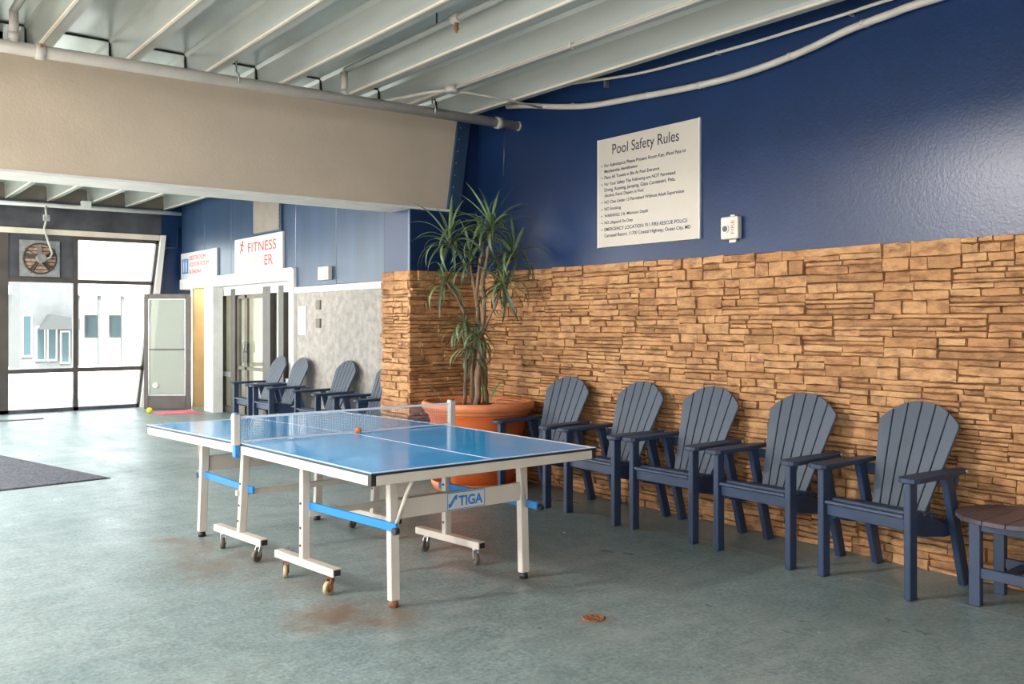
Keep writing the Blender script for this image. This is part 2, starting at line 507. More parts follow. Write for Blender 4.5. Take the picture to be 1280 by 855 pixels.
def stone_geo(rect, fn):
    """one split-faced stone; fn(u, z, depth) -> point; depth grows out of the wall"""
    u0, u1, z0, z1 = rect
    g = 0.0012
    u0 += g; u1 -= g; z0 += g * 1.2; z1 -= g * 1.2
    w_, h_ = u1 - u0, z1 - z0
    d = RND.uniform(0.020, 0.046)
    tilt_u, tilt_z = RND.uniform(-.009, .009), RND.uniform(-.006, .006)
    m_ = 1 if w_ < .08 else 2 if w_ < .2 else 3
    back = [(u0 + w_ * i / m_, z0) for i in range(m_ + 1)] + [(u1 - w_ * i / m_, z1) for i in range(m_ + 1)]
    n_ = len(back)
    vs = [fn(a, b, 0.0) for a, b in back]
    ins = min(0.0035, h_ * .12)
    jz = min(.006, h_ * .13)
    for a, b in back:
        a2 = a + (ins if a < u0 + .1 * w_ else -ins if a > u1 - .1 * w_ else RND.uniform(-.02, .02)) + RND.uniform(-.002, .002)
        b2 = b + (ins if b < z0 + .5 * h_ else -ins) + RND.uniform(-jz, jz)
        dd = d + tilt_u * ((a - u0) / w_ - .5) + tilt_z * ((b - z0) / h_ - .5) + RND.uniform(-.005, .004)
        vs.append(fn(a2, b2, dd))
    vs.append(fn((u0 + u1) / 2 + RND.uniform(-.25, .25) * w_, (z0 + z1) / 2, d + RND.uniform(-.003, .009)))
    fs = [(i, (i + 1) % n_, (i + 1) % n_ + n_, i + n_) for i in range(n_)]
    fs += [(i + n_, (i + 1) % n_ + n_, 2 * n_) for i in range(n_)]
    return vs, fs


def lay(parent, rects, fn, limit, vis):
    rects = sorted(rects, key=lambda r: -vis(r))
    for r in rects[:limit]:
        b = MB(); b.add(*stone_geo(r, fn)); b.build('stone', M['stone'], parent)
    if len(rects) > limit:
        b = MB()
        for r in rects[limit:]: b.add(*stone_geo(r, fn))
        tag(b.build('small_stones', M['stone'], parent), kind='stuff')


# right wall: blue above, stone below
wr = tag(MB().box(XW, XW + .2, -6, 9.0, 0, 4.1).build('wall_right', M['blue']), 'long royal blue painted wall above the golden ledgestone', 'wall', kind='structure')
Y0S = 0.6
MB().box(XW - .014, XW, -6, YH, 0, 1.995).build('mortar_bed', M['mortar'], wr)
fnR = lambda u, z, d: (XW - .012 - d, YH - .01 - u, z)
LR = YH - .01 - Y0S


def visR(r):
    y = YH - (r[0] + r[1]) / 2
    if y < 2.0: return -1
    if r[3] < .55 and y < 6.2: return .1
    dd = .614 * XW + .789 * y
    return (r[1] - r[0]) * (r[3] - r[2]) / dd ** 2


lay(wr, stone_rects(LR, 2.005), fnR, 300, visR)

# stone corner pier: faces -X (lit side) and -Y (towards the camera)
XP, YP2 = 4.60, 8.01
wc = tag(MB().box(XP, XW + .1, YH + .04, YP2, 0, 2.62).build('wall_corner', M['blue']), 'projecting corner pier, stone clad below and blue painted above, behind the plant', 'wall', kind='structure')
MB().box(XP - .012, XP, YH + .04, YP2, 0, 1.995).box(XP - .012, XW, YH + .028, YH + .04, 0, 1.995).build('mortar_bed', M['mortar'], wc)
fnA = lambda u, z, d: (XP - .010 - d, YP2 - .005 - u, z)
fnB = lambda u, z, d: (XP - .012 - .030 + u, YH + .030 - d, z)
lay(wc, stone_rects(YP2 - YH - .02, 2.005), fnA, 140, lambda r: (r[1] - r[0]) * (r[3] - r[2]))
lay(wc, stone_rects(XW - XP + .03, 2.005), fnB, 160, lambda r: (r[1] - r[0]) * (r[3] - r[2]))
MB().box(XP - .012, XP, YH + .04, YH + .075, 2.0, 2.62).build('corner_trim', M['siding'], wc)

# header over the opening
hd = thing('wall_header', 'wide beige painted header over the opening to the far hall', 'wall', kind='structure')
MB().prism([(-2.5, 2.62), (4.985, 2.62), (5.115, ZR), (-2.5, ZR)], lambda a, b, d: (a, d, b), YH, YH + .05).build('fascia_board', M['fascia'], hd)
MB().prism([(-2.5, 2.62), (4.985, 2.62), (5.115, ZR), (-2.5, ZR)], lambda a, b, d: (a, d, b), YH + .05, YH + .40).build('header_core', M['white'], hd)
MB().box(-2.5, 5.02, YH - .012, YH + .42, 2.600, 2.62).build('bottom_flashing', M['white'], hd)
MB().prism([(4.985, 2.62), (5.13, 2.62), (5.26, ZR), (5.115, ZR)], lambda a, b, d: (a, d, b), YH - .03, YH + .05).build('raked_board', M['siding'], hd)
MB().box(5.0, 5.17, YH + .05, YH + .12, 2.60, ZR).box(5.17, XW, YH + .05, YH + .12, 2.60, ZP).build('blue_infill', M['blue'], hd)
for k in range(7):
    z = 2.72 + k * .12
    MB().tube([(4.995 + (z - 2.62) * .143, YH - .008, z), (5.02 + (z - 2.62) * .143, YH - .034, z + .004)], .006, 6).build('nail', M['steel'], hd)

# far wall with the fitness centre entrance
wf = thing('wall_far_right', 'blue siding wall with the fitness centre entrance in the far hall', 'wall', kind='structure')
panel_edges = [YP2, 9.28, 10.5, 11.72, 12.92, 14.14, 15.36, 16.56]
for a, b in zip(panel_edges[:-1], panel_edges[1:]):
    MB().box(XF, XF + .06, a + .006, b - .006, 1.99 if b < 11.8 else 2.26, ZP).build('siding_panel', M['siding'], wf, bevel=.004)
MB().box(XF + .05, XF + .2, YP2 - .05, YG, 2.26, ZP).build('siding_backing', M['dark'], wf)
MB().box(XF, XF + .2, YP2 - .05, 11.72, 0, 1.9).build('stucco_panel', M['stucco'], wf)
MB().box(XF - .025, XF + .03, YP2, 11.74, 1.90, 1.985).build('trim_board', M['white'], wf, bevel=.004)
MB().box(XF - .05, XF + .12, 11.74, 16.52, 2.085, 2.262).build('entrance_header', M['white'], wf, bevel=.004)
MB().box(XF + .121, XF + .4, 11.86, 15.25, 2.04, 2.085).build('soffit', M['white'], wf)
MB().box(XF - .045, XF + .10, 11.70, 11.86, 0, 2.24).build('entrance_post', M['white'], wf, bevel=.004)
MB().box(XF - .05, XF + .12, 14.83, 15.25, 0, 2.085).build('entrance_post', M['white'], wf, bevel=.004)
MB().box(XF + .101, XF + .6, 11.80, 11.85, 0, 2.085).build('reveal', M['white'], wf)
# fitness room and changing corridor behind
fr = thing('wall_interior', 'cream rooms seen through the fitness centre doors', 'wall', kind='structure')
MB().box(XF + 3.4, XF + 3.5, 11.0, 15.0, 0, 2.7).build('room_end_wall', M['cream_wall'], fr)
MB().box(XF + .13, XF + 3.5, 15.251, 15.30, 0, 2.7).build('room_side_wall', M['cream_wall'], fr)
MB().box(XF + .5, XF + 3.5, 10.9, 11.0, 0, 2.7).build('room_side_wall', M['cream_wall'], fr)
MB().box(XF + .3, XF + 3.5, 10.9, 16.7, 2.6, 2.7).build('room_ceiling', M['cream_wall'], fr)
MB().box(XF + .1, XF + 3.0, 16.2, 16.3, 0, 2.6).build('corridor_wall', M['yellow_wall'], fr)
MB().box(XF + 2.0, XF + 2.1, 15.32, 16.2, 0, 2.6).build('corridor_end_wall', M['yellow_wall'], fr)
MB().box(XF + .2, XF + 2.0, 15.301, 15.32, 0, 2.6).build('corridor_wall', M['yellow_wall'], fr)
for nm, lb, x, y in (('added_room_lamp', 'unseen flat lamp added to brighten the fitness room', XF + 1.3, 13.9), ('added_room_lamp', 'unseen flat lamp added to light the yellow changing corridor', XF + 1.0, 15.78)):
    t = thing(nm, lb, 'lamp', (x, y, 2.6))  # lamps out of view, added to light the rooms behind the doors
    MB().box(-.5, .5, -.25, .25, -.03, 0).build('frame', M['white'], t)
    MB().box(-.46, .46, -.21, .21, -.04, -.03).build('diffuser', M['lamp'], t)

# glazed end wall
we = thing('window_1', 'bronze framed window wall at the far end with a raked right edge', 'window', kind='structure')


def yb(x0, x1, z0, z1, d0=-.05, d1=.05):
    return MB().box(x0, x1, YG + d0, YG + d1, z0, z1)


rake = lambda z: 4.60 + .117 * z
yb(-3, 4.95, 2.96, 3.05, -.08, .06).build('cream_flashing', M['cream'], we)
yb(XC2, 5.0, 3.05, ZR, -.04, .04).build('transom_panel', M['grey_metal'], we)
yb(2.42, 2.575, 0, 2.96).build('post', M['bronze'], we)
yb(3.545, 3.625, 0, 2.96).build('mullion', M['bronze'], we)
yb(2.575, 3.545, 2.16, 2.24).build('rail', M['bronze'], we)
yb(3.625, rake(2.2), 2.16, 2.225).build('rail', M['bronze'], we)
yb(2.575, 3.545, .655, .725).build('rail', M['bronze'], we)
yb(3.625, rake(.7), .655, .725).build('rail', M['bronze'], we)
yb(2.3, rake(0), 0, .06).build('sill', M['grey_metal'], we)
yb(3.625, 4.95, 2.90, 2.96).build('rail', M['bronze'], we)
yb(2.575, 3.545, 2.24, 2.96, -.03, .03).build('fan_panel', M['grey_metal'], we)
for x0, x1, z0, z1 in ((2.575, 3.545, .06, .655), (2.575, 3.545, .725, 2.16), (3.625, 4.63, .06, .655), (3.625, 4.72, .725, 2.16), (3.625, 4.88, 2.225, 2.90), (1.2, 2.42, 2.24, 2.96), (1.2, 2.42, .06, 2.16)):
    if x1 > 4.5:
        MB().prism([(x0, z0), (rake(z0) - .02, z0), (rake(z1) - .02, z1), (x0, z1)], lambda a, b, d: (a, d, b), YG - .006, YG + .006).build('pane', M['glass'], we)
    else:
        yb(x0, x1, z0, z1, -.006, .006).build('pane', M['glass'], we)
yb(1.1, 1.2, 0, 2.96).build('post', M['bronze'], we)
yb(1.2, 2.42, 2.16, 2.24).build('rail', M['bronze'], we)
for xa0 in (-.05, -1.3, -2.55):
    yb(xa0, xa0 + .1, 0, 2.96).build('post', M['bronze'], we)
    yb(xa0 + .1, xa0 + 1.15, .06, 2.96, -.006, .006).build('pane', M['glass'], we)
MB().prism([(rake(0) - .03, 0), (rake(0) + .02, 0), (rake(2.96) + .02, 2.96), (rake(2.96) - .03, 2.96)], lambda a, b, d: (a, d, b), YG - .05, YG + .05).build('raked_frame', M['bronze'], we)
MB().prism([(rake(0) + .02, 0), (rake(0) + .14, 0), (rake(3.05) + .10, 3.05), (rake(3.05) + .02, 3.05)], lambda a, b, d: (a, d, b), YG - .14, YG + .04).build('raked_post', M['white'], we)
MB().prism([(rake(0) + .1, 0), (XF + .2, 0), (XF + .2, ZP), (5.17, ZP), (5.17, ZR), (4.9, ZR), (rake(3.05) + .05, 3.05)], lambda a, b, d: (a, d, b), YG - .03, YG + .06).build('wall_back', M['blue'])
bpy.data.objects['wall_back']['kind'] = 'structure'
tag(bpy.data.objects['wall_back'], 'narrow blue end wall beside the raked window frame', 'wall')
MB().box(5.165, XF + .2, YG, YG + .1, ZR, ZP + .1).build('closure_panel', M['tan'], ceil)
for x0, x1 in zip(rs[3:-1], rs[4:]):
    MB().box(x0 + .1, x1, YG - .02, YG + .02, ZR - .01, ZP).build('closure_panel', M['tan'], ceil)

# the unseen remainder of the pool hall (openings let the daylight in)
wl = thing('wall_left', 'tall window wall of the pool hall', 'wall', kind='structure')
MB().box(-8.1, -8, -6, YG, 0, .4).build('sill_wall', M['white'], wl)
MB().box(-8.1, -8, -6, YG, 4.6, 5.2).build('lintel', M['white'], wl)
for k in range(10):
    MB().box(-8.1, -8, -6 + k * 2.5, -5.85 + k * 2.5, .4, 4.6).build('pillar', M['white'], wl)
tag(MB().box(-8, -0.8, -6, YG, 0, .004).build('floor_bounce_slab', M['bounce_slab']), 'unseen pale sand slab added to bounce warm light into the hall', 'floor', kind='structure')  # unseen slab, added so that its bounce warms the hall light
hb = thing('pendant_lamp', 'round white pendant lamp in the tall pool hall', 'lamp', (-5.6, 6.7, 4.5))
MB().lathe([(.03, .6), (.03, .22), (.16, .20), (.18, .05), (.10, .02), (.02, .02)], 20).build('shade', M['white'], hb)
pl = bpy.data.lights.new('pendant_bulb', 'POINT'); pl.energy = 420; pl.shadow_soft_size = .20; pl.color = (1, .93, .84)
plo = bpy.data.objects.new('pendant_bulb', pl); COL.objects.link(plo); plo.parent = hb; plo.location = (0, 0, -.22)
wb = thing('wall_front', 'window wall behind the viewer', 'wall', kind='structure')
MB().box(-.8, XW + .2, -6.1, -6, .4, 3.1).build('light_block_panel', M['fascia'], wb)  # unseen panel added to block light from behind the camera
MB().box(-8, XW + .2, -6.1, -6, 0, .4).build('sill_wall', M['white'], wb)
MB().box(-8, XW + .2, -6.1, -6, 3.1, 5.2).build('lintel', M['white'], wb)
for k in range(6):
    MB().box(-8 + k * 2.66, -7.85 + k * 2.66, -6.1, -6, .4, 3.1).build('pillar', M['white'], wb)
rf = thing('ceiling_pool_hall', 'tall pool hall roof with skylights', 'ceiling', kind='structure')
for k in range(5):
    y = -6 + k * 3.2
    MB().box(-8, XC, y, y + .8, 5.1, 5.2).build('roof_strip', M['white'], rf)
MB().box(-8, -6.2, -6, YG, 5.1, 5.2).build('roof_strip', M['white'], rf)
MB().box(-2.0, XC, -6, YC2, 5.1, 5.2).build('roof_strip', M['white'], rf)
MB().box(XC - .1, XC, -6, YC2, ZR, 5.2).build('edge_fascia', M['fascia'], rf)
MB().box(XC2 - .1, XC2, YC2, YG, ZR, 5.2).build('edge_fascia', M['fascia'], rf)
MB().box(XC - .1, XC2, YC2, YC2 + .1, ZR, 5.2).build('edge_fascia', M['fascia'], rf)
MB().box(-8, -3, YG - .05, YG + .05, 4.6, 5.2).build('end_wall', M['white'], rf)
MB().box(-3, XC2, YG - .05, YG + .05, 4.6, 5.2).build('end_wall', M['white'], rf)

# outside
tag(MB().box(-30, 60, YG + .1, 90, -.2, -.06).build('ground', M['ground']), 'pale sunlit paving beyond the far window', 'ground', kind='structure')

# ================================================================== objects
# ---- adirondack dining chair, facing -X
ARM_Z = 0.640


def make_chair(name):
    t = thing(name, 'x', 'chair')
    for s in (-1, 1):
        y = s * .28
        MB().box(-.295, -.225, y - .02, y + .02, 0, ARM_Z).build('leg', M['chair'], t, bevel=.005)
        b = MB()
        b.bar((.265, y, 0), (.085, y, ARM_Z), .04, .075, up=(1, 0, 0))
        for i, v in enumerate(b.v):
            if abs(v[2]) < .05: b.v[i] = (v[0], v[1], 0.0)
            elif v[2] > ARM_Z - .05: b.v[i] = (v[0], v[1], ARM_Z)
        b.build('leg', M['chair'], t, bevel=.005)
        # side rail with a scooped rear
        poly = [(-.225, .345), (-.225, .445), (-.05, .425), (.06, .385), (.10, .365), (.14, .375), (.17, .395), (.175, .29), (.10, .29), (-.10, .315)]
        MB().prism(poly, lambda a, bb, d: (a, d, bb), s * .225, s * .262).build('side_rail', M['chair'], t, bevel=.004)
        # arm board, rounded at the front and tapering to the rear
        yo, yi = s * .355, s * .222
        poly = [(-.325, s * .250), (-.338, s * .275), (-.338, s * .315), (-.322, s * .342), (-.29, s * .355), (-.05, s * .352), (.10, s * .335), (.225, s * .318), (.225, s * .262), (.05, s * .242), (-.15, s * .230), (-.30, s * .232)]
        MB().prism(poly, lambda a, bb, d: (a, bb, d + (a + .3) * .012), ARM_Z, ARM_Z + .028).build('armrest', M['chair'], t, bevel=.006, seg=2)
        MB().tube([(.205, s * .318, ARM_Z + .022), (.205, s * .335, ARM_Z + .022)], .010, 8).build('bolt', M['steel'], t)
    MB().box(-.262, -.234, -.26, .26, .365, .440).build('front_apron', M['chair'], t, bevel=.005)
    MB().box(.13, .155, -.225, .225, .29, .37).build('rear_stretcher', M['chair'], t, bevel=.004)
    for i in range(5):
        x0 = -.290 + i * .068
        z = .452 - max(0, x0 + .22) * .16 - (.008 if i == 0 else 0)
        a = MB(); a.bar((x0 + .031, -.255, z), (x0 + .031, .255, z), .063, .022, up=(.14, 0, 1))
        a.build('seat_slat', M['chair'], t, bevel=.005)
    # fan back of six boards in a leaning plane
    zb, xb, lean = .385, .030, radians(22.5)
    ux, uz = sin(lean), cos(lean)
    S = .70
    bt = [-.168, -.112, -.056, 0, .056, .112, .168]
    tt = [-.262, -.178, -.090, 0, .090, .178, .262]

    def width(i, s): return bt[i] + (tt[i] - bt[i]) * min(1, s / .57)

    def top(y): return S - .135 * (abs(y) / .262) ** 2.2
    for i in range(6):
        g = .0038
        poly = [(width(i, 0) + g, 0)]
        poly.append((width(i + 1, 0) - g, 0))
        n = 6
        yr, yl = tt[i + 1], tt[i]
        # right edge up to the arc
        sr = min(top(yr), S); sl = min(top(yl), S)
        poly.append((width(i + 1, .3) - g, .3)); poly.append((yr - g, sr))
        for k in range(1, n):
            yy = yr + (yl - yr) * k / n
            poly.append((yy, top(yy)))
        poly.append((yl + g, sl)); poly.append((width(i, .3) + g, .3))
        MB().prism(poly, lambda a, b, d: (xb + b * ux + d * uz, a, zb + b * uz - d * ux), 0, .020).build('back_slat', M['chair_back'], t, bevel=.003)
    for s_, hw in ((.07, .17), (.255, .30), (.50, .20)):
        c = (xb + s_ * ux + .034 * uz, 0, zb + s_ * uz - .034 * ux)
        a = MB(); a.bar((c[0], -hw, c[2]), (c[0], hw, c[2]), .024, .06, up=(ux, 0, uz))
        a.build('back_rail', M['chair'], t, bevel=.003)
    return t


proto = make_chair('adirondack_chair')
chair_spots = [
    (5.00, 2.800, -4.5, 'navy fan-backed chair beside the round side table'),
    (4.995, 3.582, -1.0, 'navy fan-backed chair second from the round side table'),
    (5.01, 4.37, 0.0, 'middle navy fan-backed chair of the five along the stone wall'),
    (5.00, 5.085, -2.5, 'navy fan-backed chair behind the right corner of the blue table'),
    (4.97, 5.905, 3.5, 'navy fan-backed chair beside the terracotta plant pot'),
]
far_spots = [
    (4.97, 12.05, -2.0, 'navy chair in front of the glass doors, farthest from the stone corner'),
    (4.95, 11.30, -2.0, 'navy chair second from the glass doors, under the paper notice'),
    (4.98, 10.05, 0.0, 'navy chair turned towards the hall against the white stucco panel'),
    (4.98, 9.02, 0.0, 'navy chair half hidden behind the stone corner pier'),
]
for i, (x, y, a, lb) in enumerate(chair_spots + far_spots):
    o = proto if i == 0 else copy_tree(proto)
    o.location = (x, y, 0); o.rotation_euler = (0, 0, radians(a))
    tag(o, lb, 'chair', 'navy chairs along the stone wall' if i < 5 else 'navy chairs by the far wall')

# ---- round side table
st = thing('side_table', 'round plum-topped side table with navy legs beside the end chair', 'table', (5.065, 2.145, 0), radians(2))
R_ = .29
edges = [-.29, -.175, -.058, .058, .175, .29]
for a, b in zip(edges[:-1], edges[1:]):
    a2, b2 = a + .002, b - .002
    pts = []
    for k in range(9):
        y = a2 + (b2 - a2) * k / 8
        pts.append((sqrt(max(R_ ** 2 - y * y, .0004)), y))
    poly = pts + [(-x, y) for x, y in pts[::-1]]
    MB().prism(poly, lambda x, y, d: (x, y, d), .455, .480).build('top_plank', M['tabletop_wood'], st, bevel=.003)
for sx in (-1, 1):
    for sy in (-1, 1):
        MB().box(sx * .155 - .022, sx * .155 + .022, sy * .14 - .03, sy * .14 + .03, 0, .455).build('leg', M['chair'], st, bevel=.004)
    MB().box(sx * .155 - .012, sx * .155 + .012, -.115, .115, .15, .205).build('stretcher', M['chair'], st, bevel=.003)
    MB().box(sx * .155 - .012, sx * .155 + .012, -.115, .115, .40, .455).build('apron', M['chair'], st, bevel=.003)
MB().box(-.14, .14, -.03, .03, .165, .19).build('cross_stretcher', M['chair'], st, bevel=.003)

# ---- table tennis table
tt_ = thing('table_tennis_table', 'blue topped table tennis table on rusty wheels with net up', 'table', (2.20, 3.96, 0))
SH = -.118                      # the long sides run slightly skew to the hall
TL, TW, TM = 2.66, 1.52, 1.335   # length, width, net line


def tp(x, y, z):                # table coordinates -> thing coordinates
    return (x + SH * y, y, z)


def tz(y):
    return .757 + .024 * min(1, y / TM)


for k, (y0, y1) in enumerate(((0, TM - .004), (TM + .004, TL))):
    def slab(x0, x1, ya, yb_, d0, d1):
        b = MB()
        vs = [tp(x, y, tz(y) + d) for d in (d0, d1) for x, y in ((x0, ya), (x1, ya), (x1, yb_), (x0, yb_))]
        return b.add(vs, [(3, 2, 1, 0), (4, 5, 6, 7), (0, 1, 5, 4), (1, 2, 6, 5), (2, 3, 7, 6), (3, 0, 4, 7)])
    top = slab(0, TW, y0, y1, -.003, 0).build('tabletop', M['table_blue'], tt_)
    e = MB()
    for r in ((0, .02, y0, y1), (TW - .02, TW, y0, y1), (TW / 2 - .001, TW / 2 + .001, y0, y1), (.02, TW - .02, *((0, .02) if k == 0 else (TL - .02, TL)))):
        q = slab(*r, 0, .0012); e.add(q.v, q.f)
    e.build('boundary_line', M['line_white'], top)
    q = slab(-.001, TW + .001, y0 - .001, y1 + .001, -.014, -.0032)
    q.build('rubber_edge', M['black'], top)
    for x0, x1 in ((0, .025), (TW - .025, TW)):
        slab(x0, x1, y0 + .03, y1 - .004, -.066, -.0145).build('side_rail', M['table_white'], tt_, bevel=.003)
    ye = (0, .025) if k == 0 else (TL - .025, TL)
    slab(.03, TW - .03, *ye, -.066, -.0145).build('end_rail', M['table_white'], tt_, bevel=.003)
    yn = (TM - .03, TM - .008) if k == 0 else (TM + .008, TM + .03)
    slab(.03, TW - .03, *yn, -.05, -.017).build('centre_rail', M['table_white'], tt_)
    for x in (0, TW - .03):
        yy = (0, .03) if k == 0 else (TL - .03, TL)
        slab(x, x + .03, *yy, -.066, -.0145).build('corner_cap', M['black'], tt_, bevel=.002)
    # end legs
    yl = .20 if k == 0 else TL - .26
    sg = 1 if k == 0 else -1
    for x in (.27, 1.13 + .02):
        a = MB(); a.bar(tp(x + .01, yl + sg * .03, .72), tp(x, yl, .035), .045, .055, up=(1, 0, 0))
        lg = a.build('leg', M['table_white'], tt_, bevel=.004)
        MB().tube([tp(x, yl, 0), tp(x, yl, .02), tp(x, yl, .036)], [.026, .026, .02], 10).build('foot', M['rust'] if (k == 0 and x < .5) else M['black'], lg)
    a = MB(); a.bar(tp(.29, yl + sg * .012, .512), tp(1.135, yl + sg * .012, .512), .02, .105)
    ap = a.build('apron', M['table_white'], tt_, bevel=.003)
    # wheel legs: post, foot bar, two castors each
    yp = .87 if k == 0 else TL - .87 - .02
    for x in (.165 if k == 0 else .225, 1.15 if k == 0 else 1.20):
        off = .0
        a = MB(); a.bar(tp(x, yp + sg * .02, .115), tp(x + .02, yp + sg * .05, .74), .045, .05, up=(1, 0, 0))
        post = a.build('wheel_leg', M['table_white'], tt_, bevel=.004)
        for zc in (.22, .32, .46):
            tq = (zc - .115) / .625
            px = tp(x + .02 * tq - .0215, yp + sg * (.02 + .03 * tq), zc)
            MB().tube([px, (px[0] - .008, px[1], zc)], .008, 8).build('bolt', M['black'], post)
        a = MB(); a.bar(tp(x, yp - .31, .125), tp(x, yp + .31, .125), .055, .045)
        fb = a.build('foot_bar', M['table_white'], tt_, bevel=.003)
        for q in (-.312, .312):
            c = tp(x, yp + q, .125)
            MB().box(c[0] - .02, c[0] + .02, c[1] - .002, c[1] + .002, .109, .141).build('end_cap', M['black'], fb)
        for q, ang in ((-.25, 25 if x < .6 else 70), (.22, 60 if x < .6 else 20)):
            cx, cy, _ = tp(x, yp + q, 0)
            dx, dy = cos(radians(ang)), sin(radians(ang))
            ax = Vector((-dy, dx, 0))
            wc_ = Vector((cx - .022 * dx, cy - .022 * dy, .036))
            cs = MB()
            cs.tube([(cx, cy, .103), (cx, cy, .085)], .02, 10)
            for s in (-1, 1):
                cs.bar(Vector((cx, cy, .088)) + ax * (s * .016), wc_ + ax * (s * .016), .004, .026, up=(dx, dy, 0))
            cso = cs.build('castor', M['rust'] if (k == 0 and x < .6) else M['steel'], tt_)
            wm = MB(); wm.tube([wc_ - ax * .012, wc_ + ax * .012], .036, 18)
            wo = wm.build('wheel', M['wheel_cream'] if (x < .6 and k == 0) else M['rubber'], cso)
            MB().tube([wc_ - ax * .0125, wc_ + ax * .0125], .025, 14).build('wheel_hub', M['rust'] if (x < .6 and k == 0) else M['rubber'], cso)
            MB().tube([wc_ - ax * .02, wc_ + ax * .02], .008, 8).build('axle', M['rust'], cso)
        # blue stay between the wheel leg and the end leg, thin rod up to the corner
        xs = x + (.03 if x < .6 else .02)
        a = MB(); a.bar(tp(xs, yp + sg * .12, .425 if k else .445), tp(xs + (.03 if x < .6 else 0), yl - sg * .09, .437), .016, .045)
        sb = a.build('blue_stay', M['bright_blue'], tt_, bevel=.003)
        pe = tp(xs + .03, yl - sg * .08, .42)
        MB().tube([(pe[0] - .014, pe[1], pe[2]), (pe[0] + .014, pe[1], pe[2])], .02, 12).build('pivot', M['black'], sb)
        q_ = 1 if x < .6 else -.75
        MB().tube([tp(x + (.1 if q_ > 0 else -.19), yl - sg * .17, .70), tp(x + (.09 if q_ > 0 else -.14), yl - sg * .13, .62), tp(x + (.075 if q_ > 0 else -.04), yl - sg * .06, .44)], .011, 8).build('stay_rod', M['table_white'], tt_)
    a = MB(); a.bar(tp(.19, yp + sg * .02, .40), tp(1.17, yp + sg * .02, .40), .025, .038)
    a.build('cross_bar', M['table_white'], tt_, bevel=.003)
    if k == 0:
        px, py, _ = tp(.29, yl + .002, 0)
        z0 = .457
        lx, ly = .585, py - .0005
        # maker's badge: blue outlined plate with slanted bolt and letters
        bd = MB().box(lx, lx + .256, ly - .0035, ly - .001, z0 + .008, z0 + .104).build('badge', M['sign_white'], ap)
        MB().box(lx, lx + .256, ly - .0042, ly - .0036, z0 + .008, z0 + .012).box(lx, lx + .256, ly - .0042, ly - .0036, z0 + .100, z0 + .104).box(lx, lx + .004, ly - .0042, ly - .0036, z0 + .008, z0 + .104).box(lx + .252, lx + .256, ly - .0042, ly - .0036, z0 + .008, z0 + .104).build('badge_border', M['bright_blue'], bd.parent)
        MB().prism([(.008, .020), (.024, .026), (.052, .066), (.062, .060), (.068, .090), (.050, .086), (.018, .042), (.010, .046)], lambda u, v, d: (lx + u, d, z0 + v), ly - .006, ly - .0036).build('badge_bolt', M['bright_blue'], ap)
        text_obj('badge_lettering', 'TIGA', M['bright_blue'], ap, (lx + .076, ly - .004, z0 + .028), (1, 0, 0), .165, .058, depth=.001, bold=.03)
# net
net_y = TM
M['net'] = bpy.data.materials.new('net_mesh'); M['net'].use_nodes = True
_nt = M['net'].node_tree
_b = _nt.nodes['Principled BSDF']; _b.inputs['Base Color'].default_value = (.10, .13, .19, 1); _b.inputs['Roughness'].default_value = .8
nb = MB()
zt, zb_ = tz(TM) + .158, tz(TM) + .006
nx = 150
for i in range(nx + 1):
    x = -.03 + (TW + .06) * i / nx
    p0 = tp(x, net_y, zb_); p1 = tp(x, net_y, zt)
    nb.bar(p0, p1, .0013, .0013, up=(0, 1, 0))
for j in range(1, 15):
    z = zb_ + (zt - zb_) * j / 15
    nb.bar(tp(-.03, net_y, z), tp(TW + .03, net_y, z), .0013, .0013)
net = nb.build('net', M['net'], tt_)
tag(net, kind='stuff')
MB().box(0, 0, 0, 0, 0, 0)
a = MB(); a.bar(tp(-.05, net_y, zt - .006), tp(TW + .05, net_y, zt - .006), .006, .014); a.build('net_tape', M['line_white'], tt_)
a = MB(); a.bar(tp(-.02, net_y, zb_ + .004), tp(TW + .02, net_y, zb_ + .004), .006, .010); a.build('net_tape', M['line_white'], tt_)
for x in (-.018, TW + .018):
    c = tp(x, net_y, 0)
    po = MB().box(c[0] - .022, c[0] + .022, c[1] - .022, c[1] + .022, tz(TM) - .012, tz(TM) + .176).build('net_post', M['table_white'], tt_, bevel=.004)
    MB().box(c[0] - .014, c[0] + .014, c[1] - .025, c[1] + .025, tz(TM) - .085, tz(TM) - .012).build('clamp', M['bright_blue'], po, bevel=.003)
    MB().box(c[0] - .012, c[0] + .012, c[1] - .024, c[1] + .024, tz(TM) + .176, tz(TM) + .181).build('post_cap', M['bright_blue'] if x < 0 else M['black'], po)
bz = tz(1.4)
b = MB(); b.lathe([(.001, -.0199), (.010, -.0173), (.0173, -.01), (.02, 0), (.0173, .01), (.010, .0173), (.001, .0199)], 18)
o = b.build('table_tennis_ball', M['orange']); o.location = (2.83, 5.262, bz + .0212)
tag(o, 'orange table tennis ball lying on the blue table by the net', 'ball')

# ---- big pot with a yucca
PX, PY = 4.825, 6.70
pp = thing('potted_yucca', 'tall many-headed yucca in a wide terracotta pot in the stone corner', 'plant', (PX, PY, 0))
prof = [(.30, .05), (.31, .06), (.335, .15), (.37, .32), (.415, .52), (.435, .62), (.445, .64), (.45, .665), (.46, .675), (.462, .69)]
MB().lathe(prof, 56).build('pot', M['terracotta'], pp)
MB().lathe([(.44, .685), (.478, .69), (.487, .70), (.487, .715), (.497, .72), (.512, .735), (.515, .765), (.510, .785), (.498, .795), (.47, .792), (.455, .775), (.445, .70)], 56).build('pot_rim', M['terracotta_pale'], pp)
MB().lathe([(.448, .70), (.40, .735), (.2, .745), (.02, .75)], 40).build('soil', M['soil'], pp)
FV = Vector((sin(YAW), cos(YAW), 0)); RV = Vector((cos(YAW), -sin(YAW), 0)); UV = Vector((0, 0, 1))
DP = 8.22


